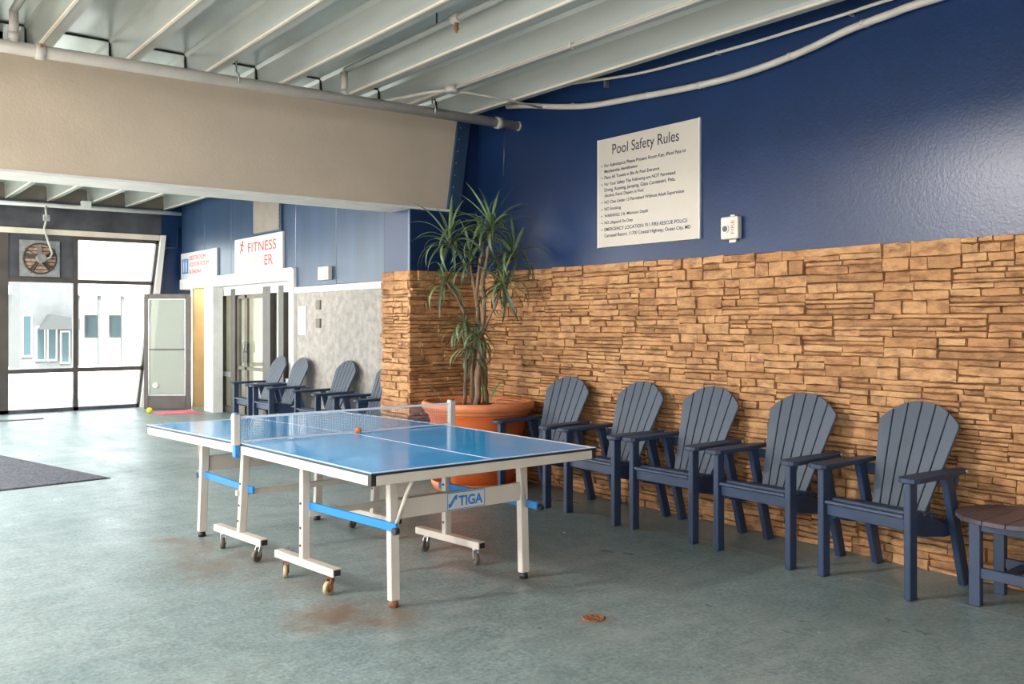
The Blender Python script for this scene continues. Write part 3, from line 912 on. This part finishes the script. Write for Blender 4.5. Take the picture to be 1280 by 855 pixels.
def pv(u, v, dep=0.0):          # point of the plant from its place in the upright plane through the pot
    return RV * ((u - 605) / FPX * DP) + UV * (H_EYE + (HORIZON - v) / FPX * DP) + FV * dep


R2 = random.Random(11)
trunks = [
    ([(588, 503, -.02), (590, 470, -.02), (592, 430, 0), (590, 395, .02), (578, 370, .02), (562, 348, .0)], .030, .016),
    ([(604, 503, -.05), (606, 465, -.04), (608, 430, -.02), (612, 390, -.02), (611, 350, -.03), (618, 312, -.03), (622, 292, -.02)], .050, .020),
    ([(614, 503, .02), (613, 470, .03), (611, 430, .03), (606, 400, .04), (603, 365, .05), (607, 330, .06), (612, 300, .05)], .045, .018),
    ([(598, 503, .05), (597, 465, .06), (602, 425, .06), (604, 385, .08), (598, 350, .10), (596, 330, .1)], .038, .016),
    ([(610, 420, -.03), (620, 395, -.05), (630, 375, -.06), (634, 360, -.06)], .022, .014),
    ([(607, 345, .06), (628, 338, .09), (648, 324, .10)], .016, .012),
    ([(592, 440, -.02), (586, 420, -.05), (588, 405, -.06)], .016, .012),
    ([(588, 500, .08), (592, 480, .02)], .012, .010),
]
for pts, r0, r1 in trunks:
    P = [pv(*p) for p in pts]
    fine = []
    for i in range(len(P) - 1):
        for k in range(4):
            q = P[i].lerp(P[i + 1], k / 4)
            fine.append(q + Vector((R2.uniform(-.006, .006), R2.uniform(-.006, .006), 0)))
    fine.append(P[-1])
    fine[0].z = min(fine[0].z, .75) if pts[0][1] > 490 else fine[0].z
    n = len(fine)
    MB().tube(fine, [.66 * (r0 + (r1 - r0) * i / (n - 1)) + R2.uniform(-.004, .004) for i in range(n)], 9).build('trunk', M['bark'], pp)


def leaf_mesh(L_, wd, droop, mt):
    n = 9
    vs, fs = [], []
    x, z, ang = 0.0, 0.0, 0.0
    for i in range(n + 1):
        s = i / n
        ww = wd * (0.55 + 1.2 * s if s < .3 else 0.91 * (1 - ((s - .3) / .7) ** 2.2)) + .0008
        vs += [(x, -ww / 2, z + ww * .22), (x, 0, z), (x, ww / 2, z + ww * .22)]
        ang = -droop * s ** 1.3
        x += L_ / n * cos(ang); z += L_ / n * sin(ang)
    for i in range(n):
        a = i * 3
        fs += [(a, a + 1, a + 4, a + 3), (a + 1, a + 2, a + 5, a + 4)]
    m = MB().add(vs, fs, True)
    return m.mesh('leaf', mt)


leaf_kinds = {}
for dr in (0.4, 0.9, 1.5, 2.2, 2.7):
    for mt in ('leaf', 'leaf_dark'):
        for L_ in (.26, .34, .42):
            leaf_kinds[(dr, mt, L_)] = leaf_mesh(L_, .027, dr, M[mt])


def leaf(at, az, el, droop, mt, L_, twist=0):
    me = leaf_kinds[(droop, mt, L_)]
    o = bpy.data.objects.new('leaf', me); COL.objects.link(o); o.parent = pp
    o.location = at
    o.rotation_euler = (radians(twist), -radians(el), radians(az))
    return o


heads = [  # u, v, depth, leaves, radius scale, droopiness
    (622, 285, -.02, 36, 1.05, .1), (570, 303, .00, 32, 1.15, .45), (610, 302, .06, 22, .95, .3), (594, 324, .10, 20, .95, .5),
    (650, 318, .10, 30, 1.15, .35), (638, 354, -.06, 34, 1.0, .6), (588, 404, -.06, 22, .85, 1.0), (562, 350, .0, 16, .85, 1.2), (606, 420, -.08, 18, .8, 1.2), (598, 440, -.12, 12, .8, 1.2)]
for u, v, dp, cnt, sc, dr in heads:
    c = pv(u, v, dp)
    for i in range(cnt):
        az = 360 * i * .618 + R2.uniform(-15, 15)
        ring = i / cnt                       # inner leaves upright, outer ones droop
        el = 68 - 72 * ring - 45 * dr * ring + R2.uniform(-10, 10)
        if i < 3: el = 82 - 8 * i
        if dr > .8: el = 45 - 95 * ring + R2.uniform(-15, 15)
        k = ring * 1.4 + dr * .8 + R2.uniform(-.15, .25)
        droop = 0.4 if k < .3 else 0.9 if k < .65 else 1.5 if k < 1.0 else 2.2 if k < 1.5 else 2.7
        if el < -20: droop = .9
        L_ = R2.choice([.34, .42, .42])
        s = sc * R2.uniform(.9, 1.2)
        reach = L_ * s * max(cos(radians(el)), .75)
        for _ in range(12):              # keep the leaves off the walls
            if c.x + PX + reach * cos(radians(az)) < 5.33 and c.y + PY + reach * sin(radians(az)) < 7.40: break
            az += 31
        o = leaf(c + UV * R2.uniform(-.05, .03), az, el, droop, 'leaf_dark' if (ring > .72 or R2.random() < .2) else 'leaf', L_, R2.uniform(-25, 25))
        o.scale = (s, s, s)
# seedlings and stones on the soil
for u, v, el, az, L_ in ((628, 498, 12, -30, .34), (632, 499, 5, -50, .26), (622, 497, 60, 20, .26), (614, 492, 75, 80, .26), (560, 470, 60, 150, .26)):
    leaf(pv(u, 500, -.1) * 1.0 + UV * 0, az, el, .9, 'leaf', L_)
for x, y, r in ((-.17, -.28, .05), (-.25, -.2, .045), (.02, -.25, .06), (.09, -.22, .05), (-.02, -.30, .04)):
    q = MB(); q.lathe([(r * .3, 0), (r, .008), (r * .85, r * .45), (r * .3, r * .62)], 7, (x, y, .742), smooth=False)
    q.build('pebble', M['rock'], pp)
MB().lathe([(.36, .0), (.40, .004), (.425, .05), (.43, .085), (.42, .09), (.40, .05), (.36, .03), (.02, .03)], 48, (PX, PY, 0)).build('plant_saucer', M['terracotta_pale'])
tag(bpy.data.objects['plant_saucer'], 'pale terracotta saucer under the big plant pot', 'saucer')

# ---- pool rules board on the blue wall
sg_ = thing('rules_sign', 'large off-white pool safety rules board on the blue wall', 'sign', (0, 0, 0))
MB().box(XW - .018, XW, 4.586, 5.716, 2.147, 3.075).build('board', M['sign'], sg_, bevel=.002)
xs_ = XW - .018
MB().box(xs_ - .002, XW, 4.582, 4.592, 2.145, 3.077).box(xs_ - .002, XW, 5.710, 5.720, 2.145, 3.077).build('edge_strip', M['sign_edge'], sg_)
LN = [(.205, .745, .790, 'Pool Safety Rules', .062)]


def sline(txt, ul, ur, vb, ht=None, bullet=False, mt='ink'):
    """ul, ur: fractions across the board; vb: base line as a fraction of its height from the top"""
    y0 = 5.716 - ul * 1.13
    z = 3.075 - vb * .928
    text_obj('lettering', txt, M[mt], sg_, (xs_, y0, z), (0, -1, 0), (ur - ul) * 1.13, ht, depth=.0012, bold=.014 if ht is None else .004)
    if bullet:
        yb0 = 5.716 - (ul - .028) * 1.13
        MB().lathe([(.007, 0)] * 2, 8).v
        poly = [(.006 * cos(2 * pi * k / 8), .006 * sin(2 * pi * k / 8)) for k in range(8)]
        MB().prism(poly, lambda a_, b_, d: (d, yb0 + a_, z + .012 + b_), xs_ - .0015, xs_).build('bullet', M[mt], sg_)


sline('Pool Safety Rules', .16, .82, .155, .115)
sline('For Admittance Please Present Room Key, iPool Pass or', .075, .885, .262, None, True)
sline('Membership Identification', .075, .42, .315)
sline('Place All Towels in Bin At Pool Entrance', .075, .635, .372, None, True)
sline('For Your Safety The Following are NOT Permitted:', .075, .79, .433, None, True)
sline('Diving, Running, Jumping, Glass Containers, Pets,', .075, .785, .487)
sline('Alcohol, Food, Diapers in Pool', .075, .48, .538)
sline('NO One Under 15 Permitted Without Adult Supervision', .075, .865, .600, None, True)
sline('NO Smoking', .075, .25, .662, None, True)
sline('WARNING: 3 ft. Minimum Depth', .075, .525, .725, None, True)
sline('NO Lifeguard On Duty', .075, .375, .788, None, True)
sline('EMERGENCY LOCATION: 911 FIRE-RESCUE-POLICE', .075, .895, .852, None, True)
sline('Carousel Resort, 11700 Coastal Highway, Ocean City, MD', .075, .925, .908)

# ---- fire alarm strobe
fa = thing('fire_alarm', 'cream fire alarm strobe box on the blue wall beside the rules board', 'alarm', (0, 0, 0))
MB().box(XW - .055, XW, 4.195, 4.355, 2.118, 2.285).build('housing', M['device'], fa, bevel=.012, seg=2)
MB().box(XW - .020, XW, 4.24, 4.30, 2.095, 2.118).box(XW - .02, XW, 4.25, 4.29, 2.285, 2.30).build('mounting_tab', M['device'], fa)
MB().tube([(XW - .055, 4.305, 2.195), (XW - .064, 4.305, 2.195)], .032, 20).build('sounder_ring', M['sign_edge'], fa)
MB().tube([(XW - .064, 4.305, 2.195), (XW - .068, 4.305, 2.195)], .022, 20).build('sounder', M['rubber'], fa)
fl = text_obj('lettering', 'FIRE', M['red_ink'], fa, (0, 0, 0), (0, -1, 0), .10, .03)
for v in fl.data.vertices:       # the word reads upwards
    p = v.co.copy(); v.co = (XW - .0562, 4.225 + p.z, 2.155 + (-p.y))

# ---- signs over the entrance
s1 = thing('fitness_sign', 'white fitness centre sign with red letters over the glass doors', 'sign')
xa = XF - .035
MB().box(xa, XF, 12.08, 13.90, 2.265, 2.790).build('board', M['sign_white'], s1, bevel=.003)
text_obj('lettering', 'FITNESS', M['red_ink'], s1, (xa, 13.35, 2.56), (0, -1, 0), 1.05, .145, depth=.002)
text_obj('lettering', 'ER', M['red_ink'], s1, (xa, 12.72, 2.345), (0, -1, 0), .30, .145, depth=.002)
text_obj('lettering', 'CENT', M['red_pale'], s1, (xa, 13.35, 2.345), (0, -1, 0), .58, .145, depth=.002)
rn = MB()
for (a0, b0), (a1, b1), t_ in (((.05, .02), (.11, .10), .022), ((.11, .10), (.13, .17), .03), ((.11, .10), (.17, .05), .022), ((.13, .165), (.20, .13), .018), ((.13, .165), (.05, .15), .018)):
    rn.bar((xa - .002, 13.72 - a0, 2.54 + b0), (xa - .002, 13.72 - a1, 2.54 + b1), t_, .004, up=(1, 0, 0))
rn.tube([(xa - .001, 13.57, 2.735), (xa - .004, 13.57, 2.735)], .024, 10)
rn.build('runner_symbol', M['red_ink'], s1)
s2 = thing('restroom_sign', 'white restroom and sauna sign with a blue symbol left of the fitness sign', 'sign')
MB().box(xa, XF, 14.70, 16.50, 2.265, 2.725).build('board', M['sign_white'], s2, bevel=.003)
MB().box(xa - .004, xa, 16.10, 16.42, 2.36, 2.62).build('symbol_plate', M['sign_blue'], s2)
ic = MB()
for y in (16.33, 16.19):
    ic.tube([(xa - .004, y, 2.585), (xa - .007, y, 2.585)], .02, 10)
    ic.box(xa - .007, xa - .004, y - .03, y + .03, 2.47, 2.56).box(xa - .007, xa - .004, y - .025, y - .006, 2.385, 2.47).box(xa - .007, xa - .004, y + .006, y + .025, 2.385, 2.47)
ic.box(xa - .007, xa - .004, 16.255, 16.265, 2.385, 2.60)
ic.build('figure_symbol', M['sign_white'], s2)
text_obj('lettering', 'RESTROOM', M['red_ink'], s2, (xa, 16.02, 2.585), (0, -1, 0), .80, .075, depth=.002)
text_obj('lettering', 'LOCKER ROOM', M['red_ink'], s2, (xa, 16.02, 2.47), (0, -1, 0), .95, .075, depth=.002)
text_obj('lettering', '& SAUNA', M['red_ink'], s2, (xa, 16.02, 2.35), (0, -1, 0), .60, .075, depth=.002)

# ---- things on the far wall
em = thing('emergency_light', 'beige emergency light box on the blue siding', 'lamp')
MB().box(XF - .07, XF, 10.60, 10.90, 2.05, 2.225).build('housing', M['device'], em, bevel=.012, seg=2)
MB().box(XF - .078, XF - .07, 10.64, 10.86, 2.075, 2.20).build('lens', M['sign_white'], em)
vt = thing('wall_vent', 'tan louvred vent panel high on the blue siding', 'vent')
MB().box(XF - .03, XF, 12.14, 13.18, 2.80, 3.36).build('frame', M['siding'], vt)
for k in range(9):
    a = MB(); a.bar((XF - .035, 12.19, 2.86 + k * .056), (XF - .035, 13.13, 2.86 + k * .056), .012, .058, up=(-.25, 0, 1)); a.build('slat', M['tan'], vt)
nf = MB().box(XF - .012, XF, 11.37, 11.62, 1.33, 1.72).build('paper_notice', M['sign_white'])
tag(nf, 'white paper notice on the stucco beside the entrance post', 'notice')
for z, lb in ((1.732, 'upper brown switch plate on the white stucco'), (1.489, 'lower brown switch plate on the white stucco')):
    q = MB().box(XF - .025, XF + .002, 10.93, 11.05, z - .06, z + .06).build('switch_plate', M['tan'], bevel=.004)
    tag(q, lb, 'switch', 'switch plates on the stucco')

# ---- fitness entrance: bronze storefront with a pair of doors
d2 = thing('door_2', 'bronze framed glass doors of the fitness centre', 'door', kind='structure')
XD = XF + .19
for y0, y1 in ((11.86, 11.95), (12.44, 12.62), (12.92, 13.20), (14.33, 14.52), (15.0, 15.22)):
    MB().box(XD - .055, XD + .055, y0, y1, 0, 2.04).build('frame_post', M['bronze'], d2, bevel=.003)
MB().box(XD - .05, XD + .05, 11.86, 15.22, 1.94, 2.04).build('frame_head', M['white'], d2)
for y0, y1 in ((11.95, 12.44), (12.62, 12.92), (14.52, 15.0)):
    MB().box(XD - .03, XD + .03, y0, y1, .60, .68).build('rail', M['steel'], d2)
    MB().box(XD - .03, XD + .03, y0, y1, 0, .10).build('rail', M['bronze'], d2)
    MB().box(XD - .004, XD + .004, y0, y1, .10, 1.94).build('pane', M['glass'], d2)
for y0, y1 in ((13.20, 13.96), (13.97, 14.33)):
    lf = MB().box(XD - .02, XD + .02, y0, y0 + .05, .02, 1.93).box(XD - .02, XD + .02, y1 - .05, y1, .02, 1.93).box(XD - .02, XD + .02, y0, y1, 1.88, 1.93).box(XD - .02, XD + .02, y0, y1, .02, .16).box(XD - .02, XD + .02, y0, y1, .74, .79).build('door_leaf', M['tan'], d2, bevel=.003)
    MB().box(XD - .004, XD + .004, y0 + .05, y1 - .05, .16, .74).box(XD - .004, XD + .004, y0 + .05, y1 - .05, .79, 1.88).build('pane', M['glass'], lf)
MB().box(XD - .05, XD - .02, 13.84, 14.02, .86, 1.16).build('lock_case', M['bronze'], d2)
MB().tube([(XD - .09, 13.86, 1.20), (XD - .09, 13.86, 1.02)], .012, 8).tube([(XD - .02, 13.86, 1.19), (XD - .09, 13.86, 1.19)], .01, 8).tube([(XD - .02, 13.86, 1.03), (XD - .09, 13.86, 1.03)], .01, 8).build('handle', M['steel'], d2)
# open bronze door by the changing rooms
A, B = Vector((5.19, 15.64, 0)), Vector((4.555, 16.12, 0))
dd_ = (B - A).normalized()
DLEN = (B - A).length
ang = math.atan2(dd_.y, dd_.x)
d1 = thing('door_1', 'open bronze glass door standing into the hall below the restroom sign', 'door', (A.x, A.y, 0), ang, kind='structure')
MB().box(0, .085, -.022, .022, .01, 1.985).box(DLEN - .075, DLEN, -.022, .022, .01, 1.985).box(.085, DLEN - .075, -.022, .022, 1.90, 1.985).box(.085, DLEN - .075, -.022, .022, .01, .24).build('door_frame', M['bronze'], d1, bevel=.004)
MB().box(.085, DLEN - .075, -.018, .018, 1.02, 1.045).build('middle_rail', M['bronze'], d1)
MB().box(.085, DLEN - .075, -.005, .005, 1.045, 1.90).build('pane', M['glass_green'], d1)
MB().box(.085, DLEN - .075, -.005, .005, .24, 1.02).build('pane', M['glass_green'], d1)
MB().box(.085, .10, .006, .024, .24, 1.90).box(DLEN - .09, DLEN - .075, .006, .024, .24, 1.90).box(.085, DLEN - .075, .006, .024, 1.885, 1.90).box(.085, DLEN - .075, .006, .024, .24, .255).build('glazing_bead', M['steel'], d1)
MB().tube([(.60, -.03, .42), (.60, .03, .42)], .05, 18).build('sticker', M['sign_white'], d1)
MB().tube([(.60, -.032, .42), (.60, .032, .42)], .028, 14).build('sticker_centre', M['tan'], d1)
MB().box(5.19, 5.33, 15.50, 15.62, 0, 2.0).build('hinge_jamb', M['bronze'], d1)
_j = d1.children[-1]; _j.matrix_parent_inverse = Matrix.Translation((A.x, A.y, 0)) @ Matrix.Rotation(ang, 4, 'Z'); _j.matrix_parent_inverse = (Matrix.Translation((A.x, A.y, 0)) @ Matrix.Rotation(ang, 4, 'Z')).inverted()

# ---- exhaust fan in the end wall
fn_ = thing('exhaust_fan', 'round exhaust fan in a square steel plate above the window', 'fan', (3.035, YG - .03, 2.555))
ring = []
n = 32
for k in range(n):
    t = 2 * pi * k / n
    ring.append((.265 * cos(t), .265 * sin(t)))
sq = MB()
vs, fs = [], []
for y in (-.03, 0):
    for k in range(n):
        t = 2 * pi * k / n
        c_, s_ = cos(t), sin(t); m_ = .30 / max(abs(c_), abs(s_))
        vs += [(.255 * c_, y, .255 * s_), (m_ * c_, y, m_ * s_)]
for k in range(n):
    a0, a1 = 2 * k, 2 * ((k + 1) % n)
    fs += [(a0, a0 + 1, a1 + 1, a1), (a0 + 2 * n, a1 + 2 * n, a1 + 1 + 2 * n, a0 + 1 + 2 * n), (a0, a1, a1 + 2 * n, a0 + 2 * n), (a0 + 1, a0 + 1 + 2 * n, a1 + 1 + 2 * n, a1 + 1)]
sq.add(vs, fs); sq.build('mounting_plate', M['steel'], fn_)
for k in range(8):
    z = -.215 + k * .061
    hw = sqrt(max(.25 ** 2 - z * z, .002))
    a = MB(); a.bar((-hw, -.006, z), (hw, -.006, z), .006, .058, up=(0, -.5, 1)); a.build('shutter_slat', M['louvre'], fn_)
tr = [(.25 * cos(2 * pi * k / 32), -.035, .25 * sin(2 * pi * k / 32)) for k in range(33)]
MB().tube(tr, .014, 6).build('ring', M['bronze'], fn_)
for k in range(5):
    t = 2 * pi * k / 5 + .35
    d_ = Vector((cos(t), 0, sin(t))); s_ = Vector((-sin(t), .35, cos(t))).normalized()
    b = MB()
    P0, P1 = d_ * .05 + Vector((0, -.045, 0)), d_ * .225 + Vector((0, -.045, 0))
    b.add([P0 - s_ * .03, P0 + s_ * .03, P1 + s_ * .045, P1 - s_ * .03] + [p + Vector((0, -.004, 0)) for p in (P0 - s_ * .03, P0 + s_ * .03, P1 + s_ * .045, P1 - s_ * .03)],
          [(0, 1, 2, 3), (7, 6, 5, 4), (0, 4, 5, 1), (1, 5, 6, 2), (2, 6, 7, 3), (3, 7, 4, 0)])
    b.build('blade', M['bronze'], fn_)
MB().tube([(0, -.04, 0), (0, -.16, 0)], .075, 20).build('motor', M['steel'], fn_)
for t in (0.6, 2.5, 4.2, 5.6):
    MB().tube([(.05 * cos(t), -.10, .05 * sin(t)), (.28 * cos(t), -.04, .28 * sin(t))], .008, 6).build('bracket_arm', M['bronze'], fn_)

# ---- pipes and cables
mp_ = thing('water_pipe', 'long off-white pipe running across below the ceiling ribs', 'pipe', (0, 0, 0))
yp_, z0p, z1p = 6.84, 3.348, 3.395
zp_ = lambda x: z0p + (z1p - z0p) * (x - 1.0) / 4.4
MB().tube([(-1.0, yp_, zp_(-1)), (2, yp_, zp_(2)), (5.40, yp_, zp_(5.4))], .044, 14).build('pipe', M['pvc'], mp_)
for x in (1.25, 5.16):
    MB().tube([(x - .03, yp_, zp_(x)), (x - .028, yp_, zp_(x)), (x + .028, yp_, zp_(x)), (x + .03, yp_, zp_(x))], [.05, .056, .056, .05], 14).build('coupling', M['pvc'], mp_)
    MB().tube([(x, yp_ - .058, zp_(x) + .02), (x, yp_ - .05, zp_(x) + .03)], .010, 8).build('bolt', M['rust'], mp_)
MB().tube([(5.39, yp_, zp_(5.39)), (5.408, yp_, zp_(5.4))], .048, 14).build('end_cap', M['pvc'], mp_)
for x in (1.09, 3.545):
    MB().tube([(x, yp_, zp_(x)), (x, yp_, 3.60)], .030, 12).build('riser', M['pvc'], mp_)
    MB().tube([(x, yp_, 3.40), (x, yp_, 3.45)], .036, 12).build('riser_coupling', M['pvc'], mp_)
for x in (2.62, 4.42):
    MB().tube([(x, yp_ - .05, zp_(x) - .02), (x, yp_ - .052, zp_(x) + .05), (x, yp_, zp_(x) + .08), (x, yp_, ZP)], .007, 6).build('hanger', M['steel'], mp_)
MB().tube([(5.24, yp_, zp_(5.2) - .04), (5.24, yp_ + .02, 2.9)], .006, 6).build('hanging_wire', M['siding'], mp_)
tag(bpy.data.objects['hanging_wire'])

sp = thing('sprinkler_pipe', 'sprinkler pipe with heads running between the ceiling ribs', 'pipe')
MB().tube([(3.56, 6.84, 3.62), (3.56, 3, 3.62), (3.56, -2, 3.62)], .026, 10).build('pipe', M['deck'], sp)
for y in (5.2, 2.2):
    MB().tube([(3.56, y - .04, 3.62), (3.56, y + .04, 3.62)], .034, 10).build('tee', M['pvc'], sp)
    MB().tube([(3.56, y, 3.60), (3.56, y, 3.56), (3.56, y, 3.552), (3.56, y, 3.52)], [.014, .012, .02, .006], 8).build('sprinkler_head', M['rust'], sp)
    MB().tube([(3.56, y + .25, 3.6), (3.56, y + .25, ZP)], .006, 6).build('hanger', M['black'], sp)
s3 = tag(MB().tube([(1.09, 6.84, 3.60), (1.09, 5, 3.62), (1.09, 1, 3.62)], .026, 10).build('sprinkler_branch_pipe', M['deck']), 'branch pipe between the ribs at the far left of the ceiling', 'pipe')

cb = thing('ceiling_cable', 'thin conduit clipped along a ceiling rib with a junction box', 'cable')
XB = 4.36
MB().tube([(XB, 6.40, 3.505), (XB, 3.0, 3.505), (XB, -2, 3.505)], .012, 8).build('conduit', M['pvc'], cb)
MB().lathe([(.03, 0), (.055, .0), (.06, .01), (.06, .05), (.045, .055)], 12, (XB, 6.44, 3.475)).build('junction_box', M['pvc'], cb)
MB().tube([(XB - .03, 6.47, 3.50), (XB - .11, 6.72, 3.51), (XB - .17, 6.95, 3.51), (XB - .22, 7.2, 3.52), (XB - .26, 7.40, 3.55)], .014, 8).build('feed_cable', M['pvc'], cb)
MB().tube([(XB + .04, 6.44, 3.50), (XB + .5, 6.42, 3.50), (XB + .98, 6.40, 3.48)], .010, 8).build('feed_cable', M['pvc'], cb)
for y in (4.9, 3.6):
    MB().box(XB - .02, XB + .02, y - .012, y + .012, 3.49, 3.53).build('clip', M['pvc'], cb)

k1 = thing('wall_conduit', 'thick segmented white conduit sagging along the top of the blue wall', 'conduit')
cp = [(6.95, 3.60), (6.6, 3.54), (6.2, 3.455), (5.754, 3.382), (5.2, 3.345), (4.753, 3.317), (4.3, 3.305), (3.934, 3.322), (3.6, 3.36), (3.311, 3.412), (3.0, 3.44), (2.751, 3.454), (1.5, 3.47)]
CX = XW - .055


def smooth(pts, m=5):
    out = []
    for i in range(len(pts) - 1):
        p0 = pts[max(i - 1, 0)]; p1 = pts[i]; p2 = pts[i + 1]; p3 = pts[min(i + 2, len(pts) - 1)]
        for k in range(m):
            t = k / m
            out.append(tuple(.5 * ((2 * p1[c]) + (-p0[c] + p2[c]) * t + (2 * p0[c] - 5 * p1[c] + 4 * p2[c] - p3[c]) * t * t + (-p0[c] + 3 * p1[c] - 3 * p2[c] + p3[c]) * t ** 3) for c in range(2)))
    return out + [pts[-1]]


MB().tube([(CX, y, z) for y, z in smooth(cp)], .026, 10).build('conduit', M['pvc'], k1)
for y in (6.0, 5.1, 4.55, 3.75, 3.2, 2.6):
    sm = smooth(cp); j = min(range(len(sm)), key=lambda q: abs(sm[q][0] - y))
    z = sm[j][1]
    MB().tube([(CX, y + .012, z), (CX, y - .012, z)], .0285, 10).build('coupling', M['pvc'], k1)
    MB().box(CX + .015, XW, y - .015, y + .015, z - .015, z + .015).build('clip', M['steel'], k1)
k2 = thing('thin_wall_conduit', 'thin white conduit above the thick one on the blue wall', 'conduit')
cp2 = [(6.3, 3.67), (6.068, 3.635), (5.6, 3.58), (5.182, 3.54), (4.8, 3.525), (4.361, 3.518), (4.0, 3.515), (3.673, 3.519), (3.3, 3.525), (3.033, 3.533), (2, 3.54)]
MB().tube([(XW - .05, y, z) for y, z in smooth(cp2)], .0125, 8).build('conduit', M['pvc'], k2)
for y in (5.6, 4.4, 3.3):
    MB().box(XW - .05, XW, y - .008, y + .008, 3.51, 3.54 if y < 5 else 3.575).build('clip', M['steel'], k2)

fp = thing('fan_conduit', 'white pipe under the far ceiling with a conduit drop to the fan', 'pipe')
MB().tube([(XC2 + .1, YG - .35, 3.40), (5.25, YG - .35, 3.43)], .035, 10).build('pipe', M['white'], fp)
MB().tube([(3.06, YG - .38, 3.40), (3.08, YG - .34, 3.2), (3.08, YG - .15, 3.05), (3.12, YG - .16, 2.9), (3.2, YG - .16, 2.65), (3.17, YG - .15, 2.57), (3.08, YG - .15, 2.555)], .018, 8).build('drop_conduit', M['pvc'], fp)
MB().box(3.03, 3.13, YG - .36, YG - .28, 3.16, 3.26).build('junction_box', M['steel'], fp, bevel=.005)
MB().box(3.60, 3.74, YG - .45, YG - .30, 3.40, 3.52).build('bracket', M['white'], fp)
MB().tube([(XF - .04, YG - .06, 3.2), (XF - .05, YG - .05, 2.86), (XF - .08, YG - .05, 2.84), (XF - .3, YG - .05, 2.83), (rake(2.8) + .15, YG - .05, 2.80)], .014, 6).build('corner_conduit', M['siding'], fp)

# ---- floor things
cm = thing('carpet_mat', 'charcoal carpet mat with a black edge on the left of the floor', 'mat')
MB().prism([(2.273, 9.264), (2.00, 10.35), (1.70, 11.55), (.2, 11.4), (.2, 9.05), (1.355, 9.17)], lambda a_, b_, d: (a_, b_, d), 0, .010).build('pile', M['carpet'], cm)
MB().prism([(2.30, 9.245), (2.02, 10.36), (1.715, 11.57), (.19, 11.42), (.19, 9.02), (1.355, 9.145)], lambda a_, b_, d: (a_, b_, d), 0, .006).build('rubber_edge', M['black'], cm)
tag(MB().prism([(4.50, 15.52), (4.53, 14.98), (5.10, 14.86), (5.14, 15.52)], lambda a_, b_, d: (a_, b_, d), 0, .012).build('door_mat', M['pink']), 'small pink mat at the foot of the open bronze door', 'mat')
tag(MB().box(1.6, 2.88, 15.5, 15.66, 0, .012).build('floor_strip', M['bronze']), 'thin dark strip lying on the floor before the far window', 'mat')
b = MB(); b.lathe([(.002, -.05), (.025, -.0433), (.0433, -.025), (.05, 0), (.0433, .025), (.025, .0433), (.002, .05)], 18)
o = b.build('toy_ball', M['yellow']); o.location = (4.42, 15.36, .05)
tag(o, 'small yellow ball on the floor by the open door', 'ball')
dr_ = thing('floor_drain', 'small rusty round drain cover in the teal floor', 'drain', (3.153, 3.374, 0))
MB().lathe([(.058, 0), (.060, .003), (.054, .006), (.046, .004), (.02, .004), (.004, .005)], 20).build('cover', M['rust'], dr_)
for k in range(6):
    t = 2 * pi * k / 6
    MB().tube([(.03 * cos(t), .03 * sin(t), .003), (.03 * cos(t), .03 * sin(t), .0055)], .007, 8).build('hole', M['black'], dr_)
tag(MB().lathe([(.010, 0), (.012, .004), (.008, .007)], 7, (4.26, 4.865, 0)).build('paper_scrap', M['sign_white']), 'tiny white scrap on the floor right of the table', 'litter')

# ---- outside: pale resort building across the yard
bl = thing('building', 'pale low building with blue windows and an awning across the yard', 'building', (0, 34, 0))
MB().box(5.4, 30, 2, 8, -.06, 2.45).build('wall', M['pale'], bl)
MB().box(5.2, 31, .8, 8, 2.45, 2.75).build('roof_edge', M['pale'], bl)
MB().box(5.5, 7.2, -.6, 2, -.06, 3.1).build('bay_wall', M['pale_grey'], bl)
for x0, x1, z0, z1 in ((5.55, 5.85, .35, 1.75), (5.95, 6.25, .2, 1.35), (6.3, 6.6, .2, 1.35), (6.7, 7.0, .1, 1.2)):
    wn = MB().box(x0, x1, -.66, -.6, z0, z1).build('window', M['pale'], bl)
    MB().box(x0 + .04, x1 - .04, -.68, -.66, z0 + .05, z1 - .05).build('pane', M['ext_blue'], wn)
MB().prism([(6.0, 1.25), (7.15, 1.25), (7.15, 1.6), (6.3, 1.75)], lambda a_, b_, d: (a_, d, b_), -1.4, -.7).build('awning', M['awning'], bl)
for x in (7.6, 8.3, 9.1, 10.0, 11.2, 12.4):
    MB().box(x - .05, x + .05, .9, 1.0, -.06, 2.45).build('column', M['pale_grey'], bl)
for z in (.55, .85):
    MB().box(7.2, 14, .93, .97, z, z + .03).build('railing', M['pale_grey'], bl)
for x in (8.05, 8.9, 10.5):
    wn = MB().box(x, x + .45, 1.94, 2.0, .9, 1.75).build('window', M['pale_grey'], bl)
    MB().box(x + .05, x + .4, 1.92, 1.94, .95, 1.7).build('pane', M['ext_blue'], wn)
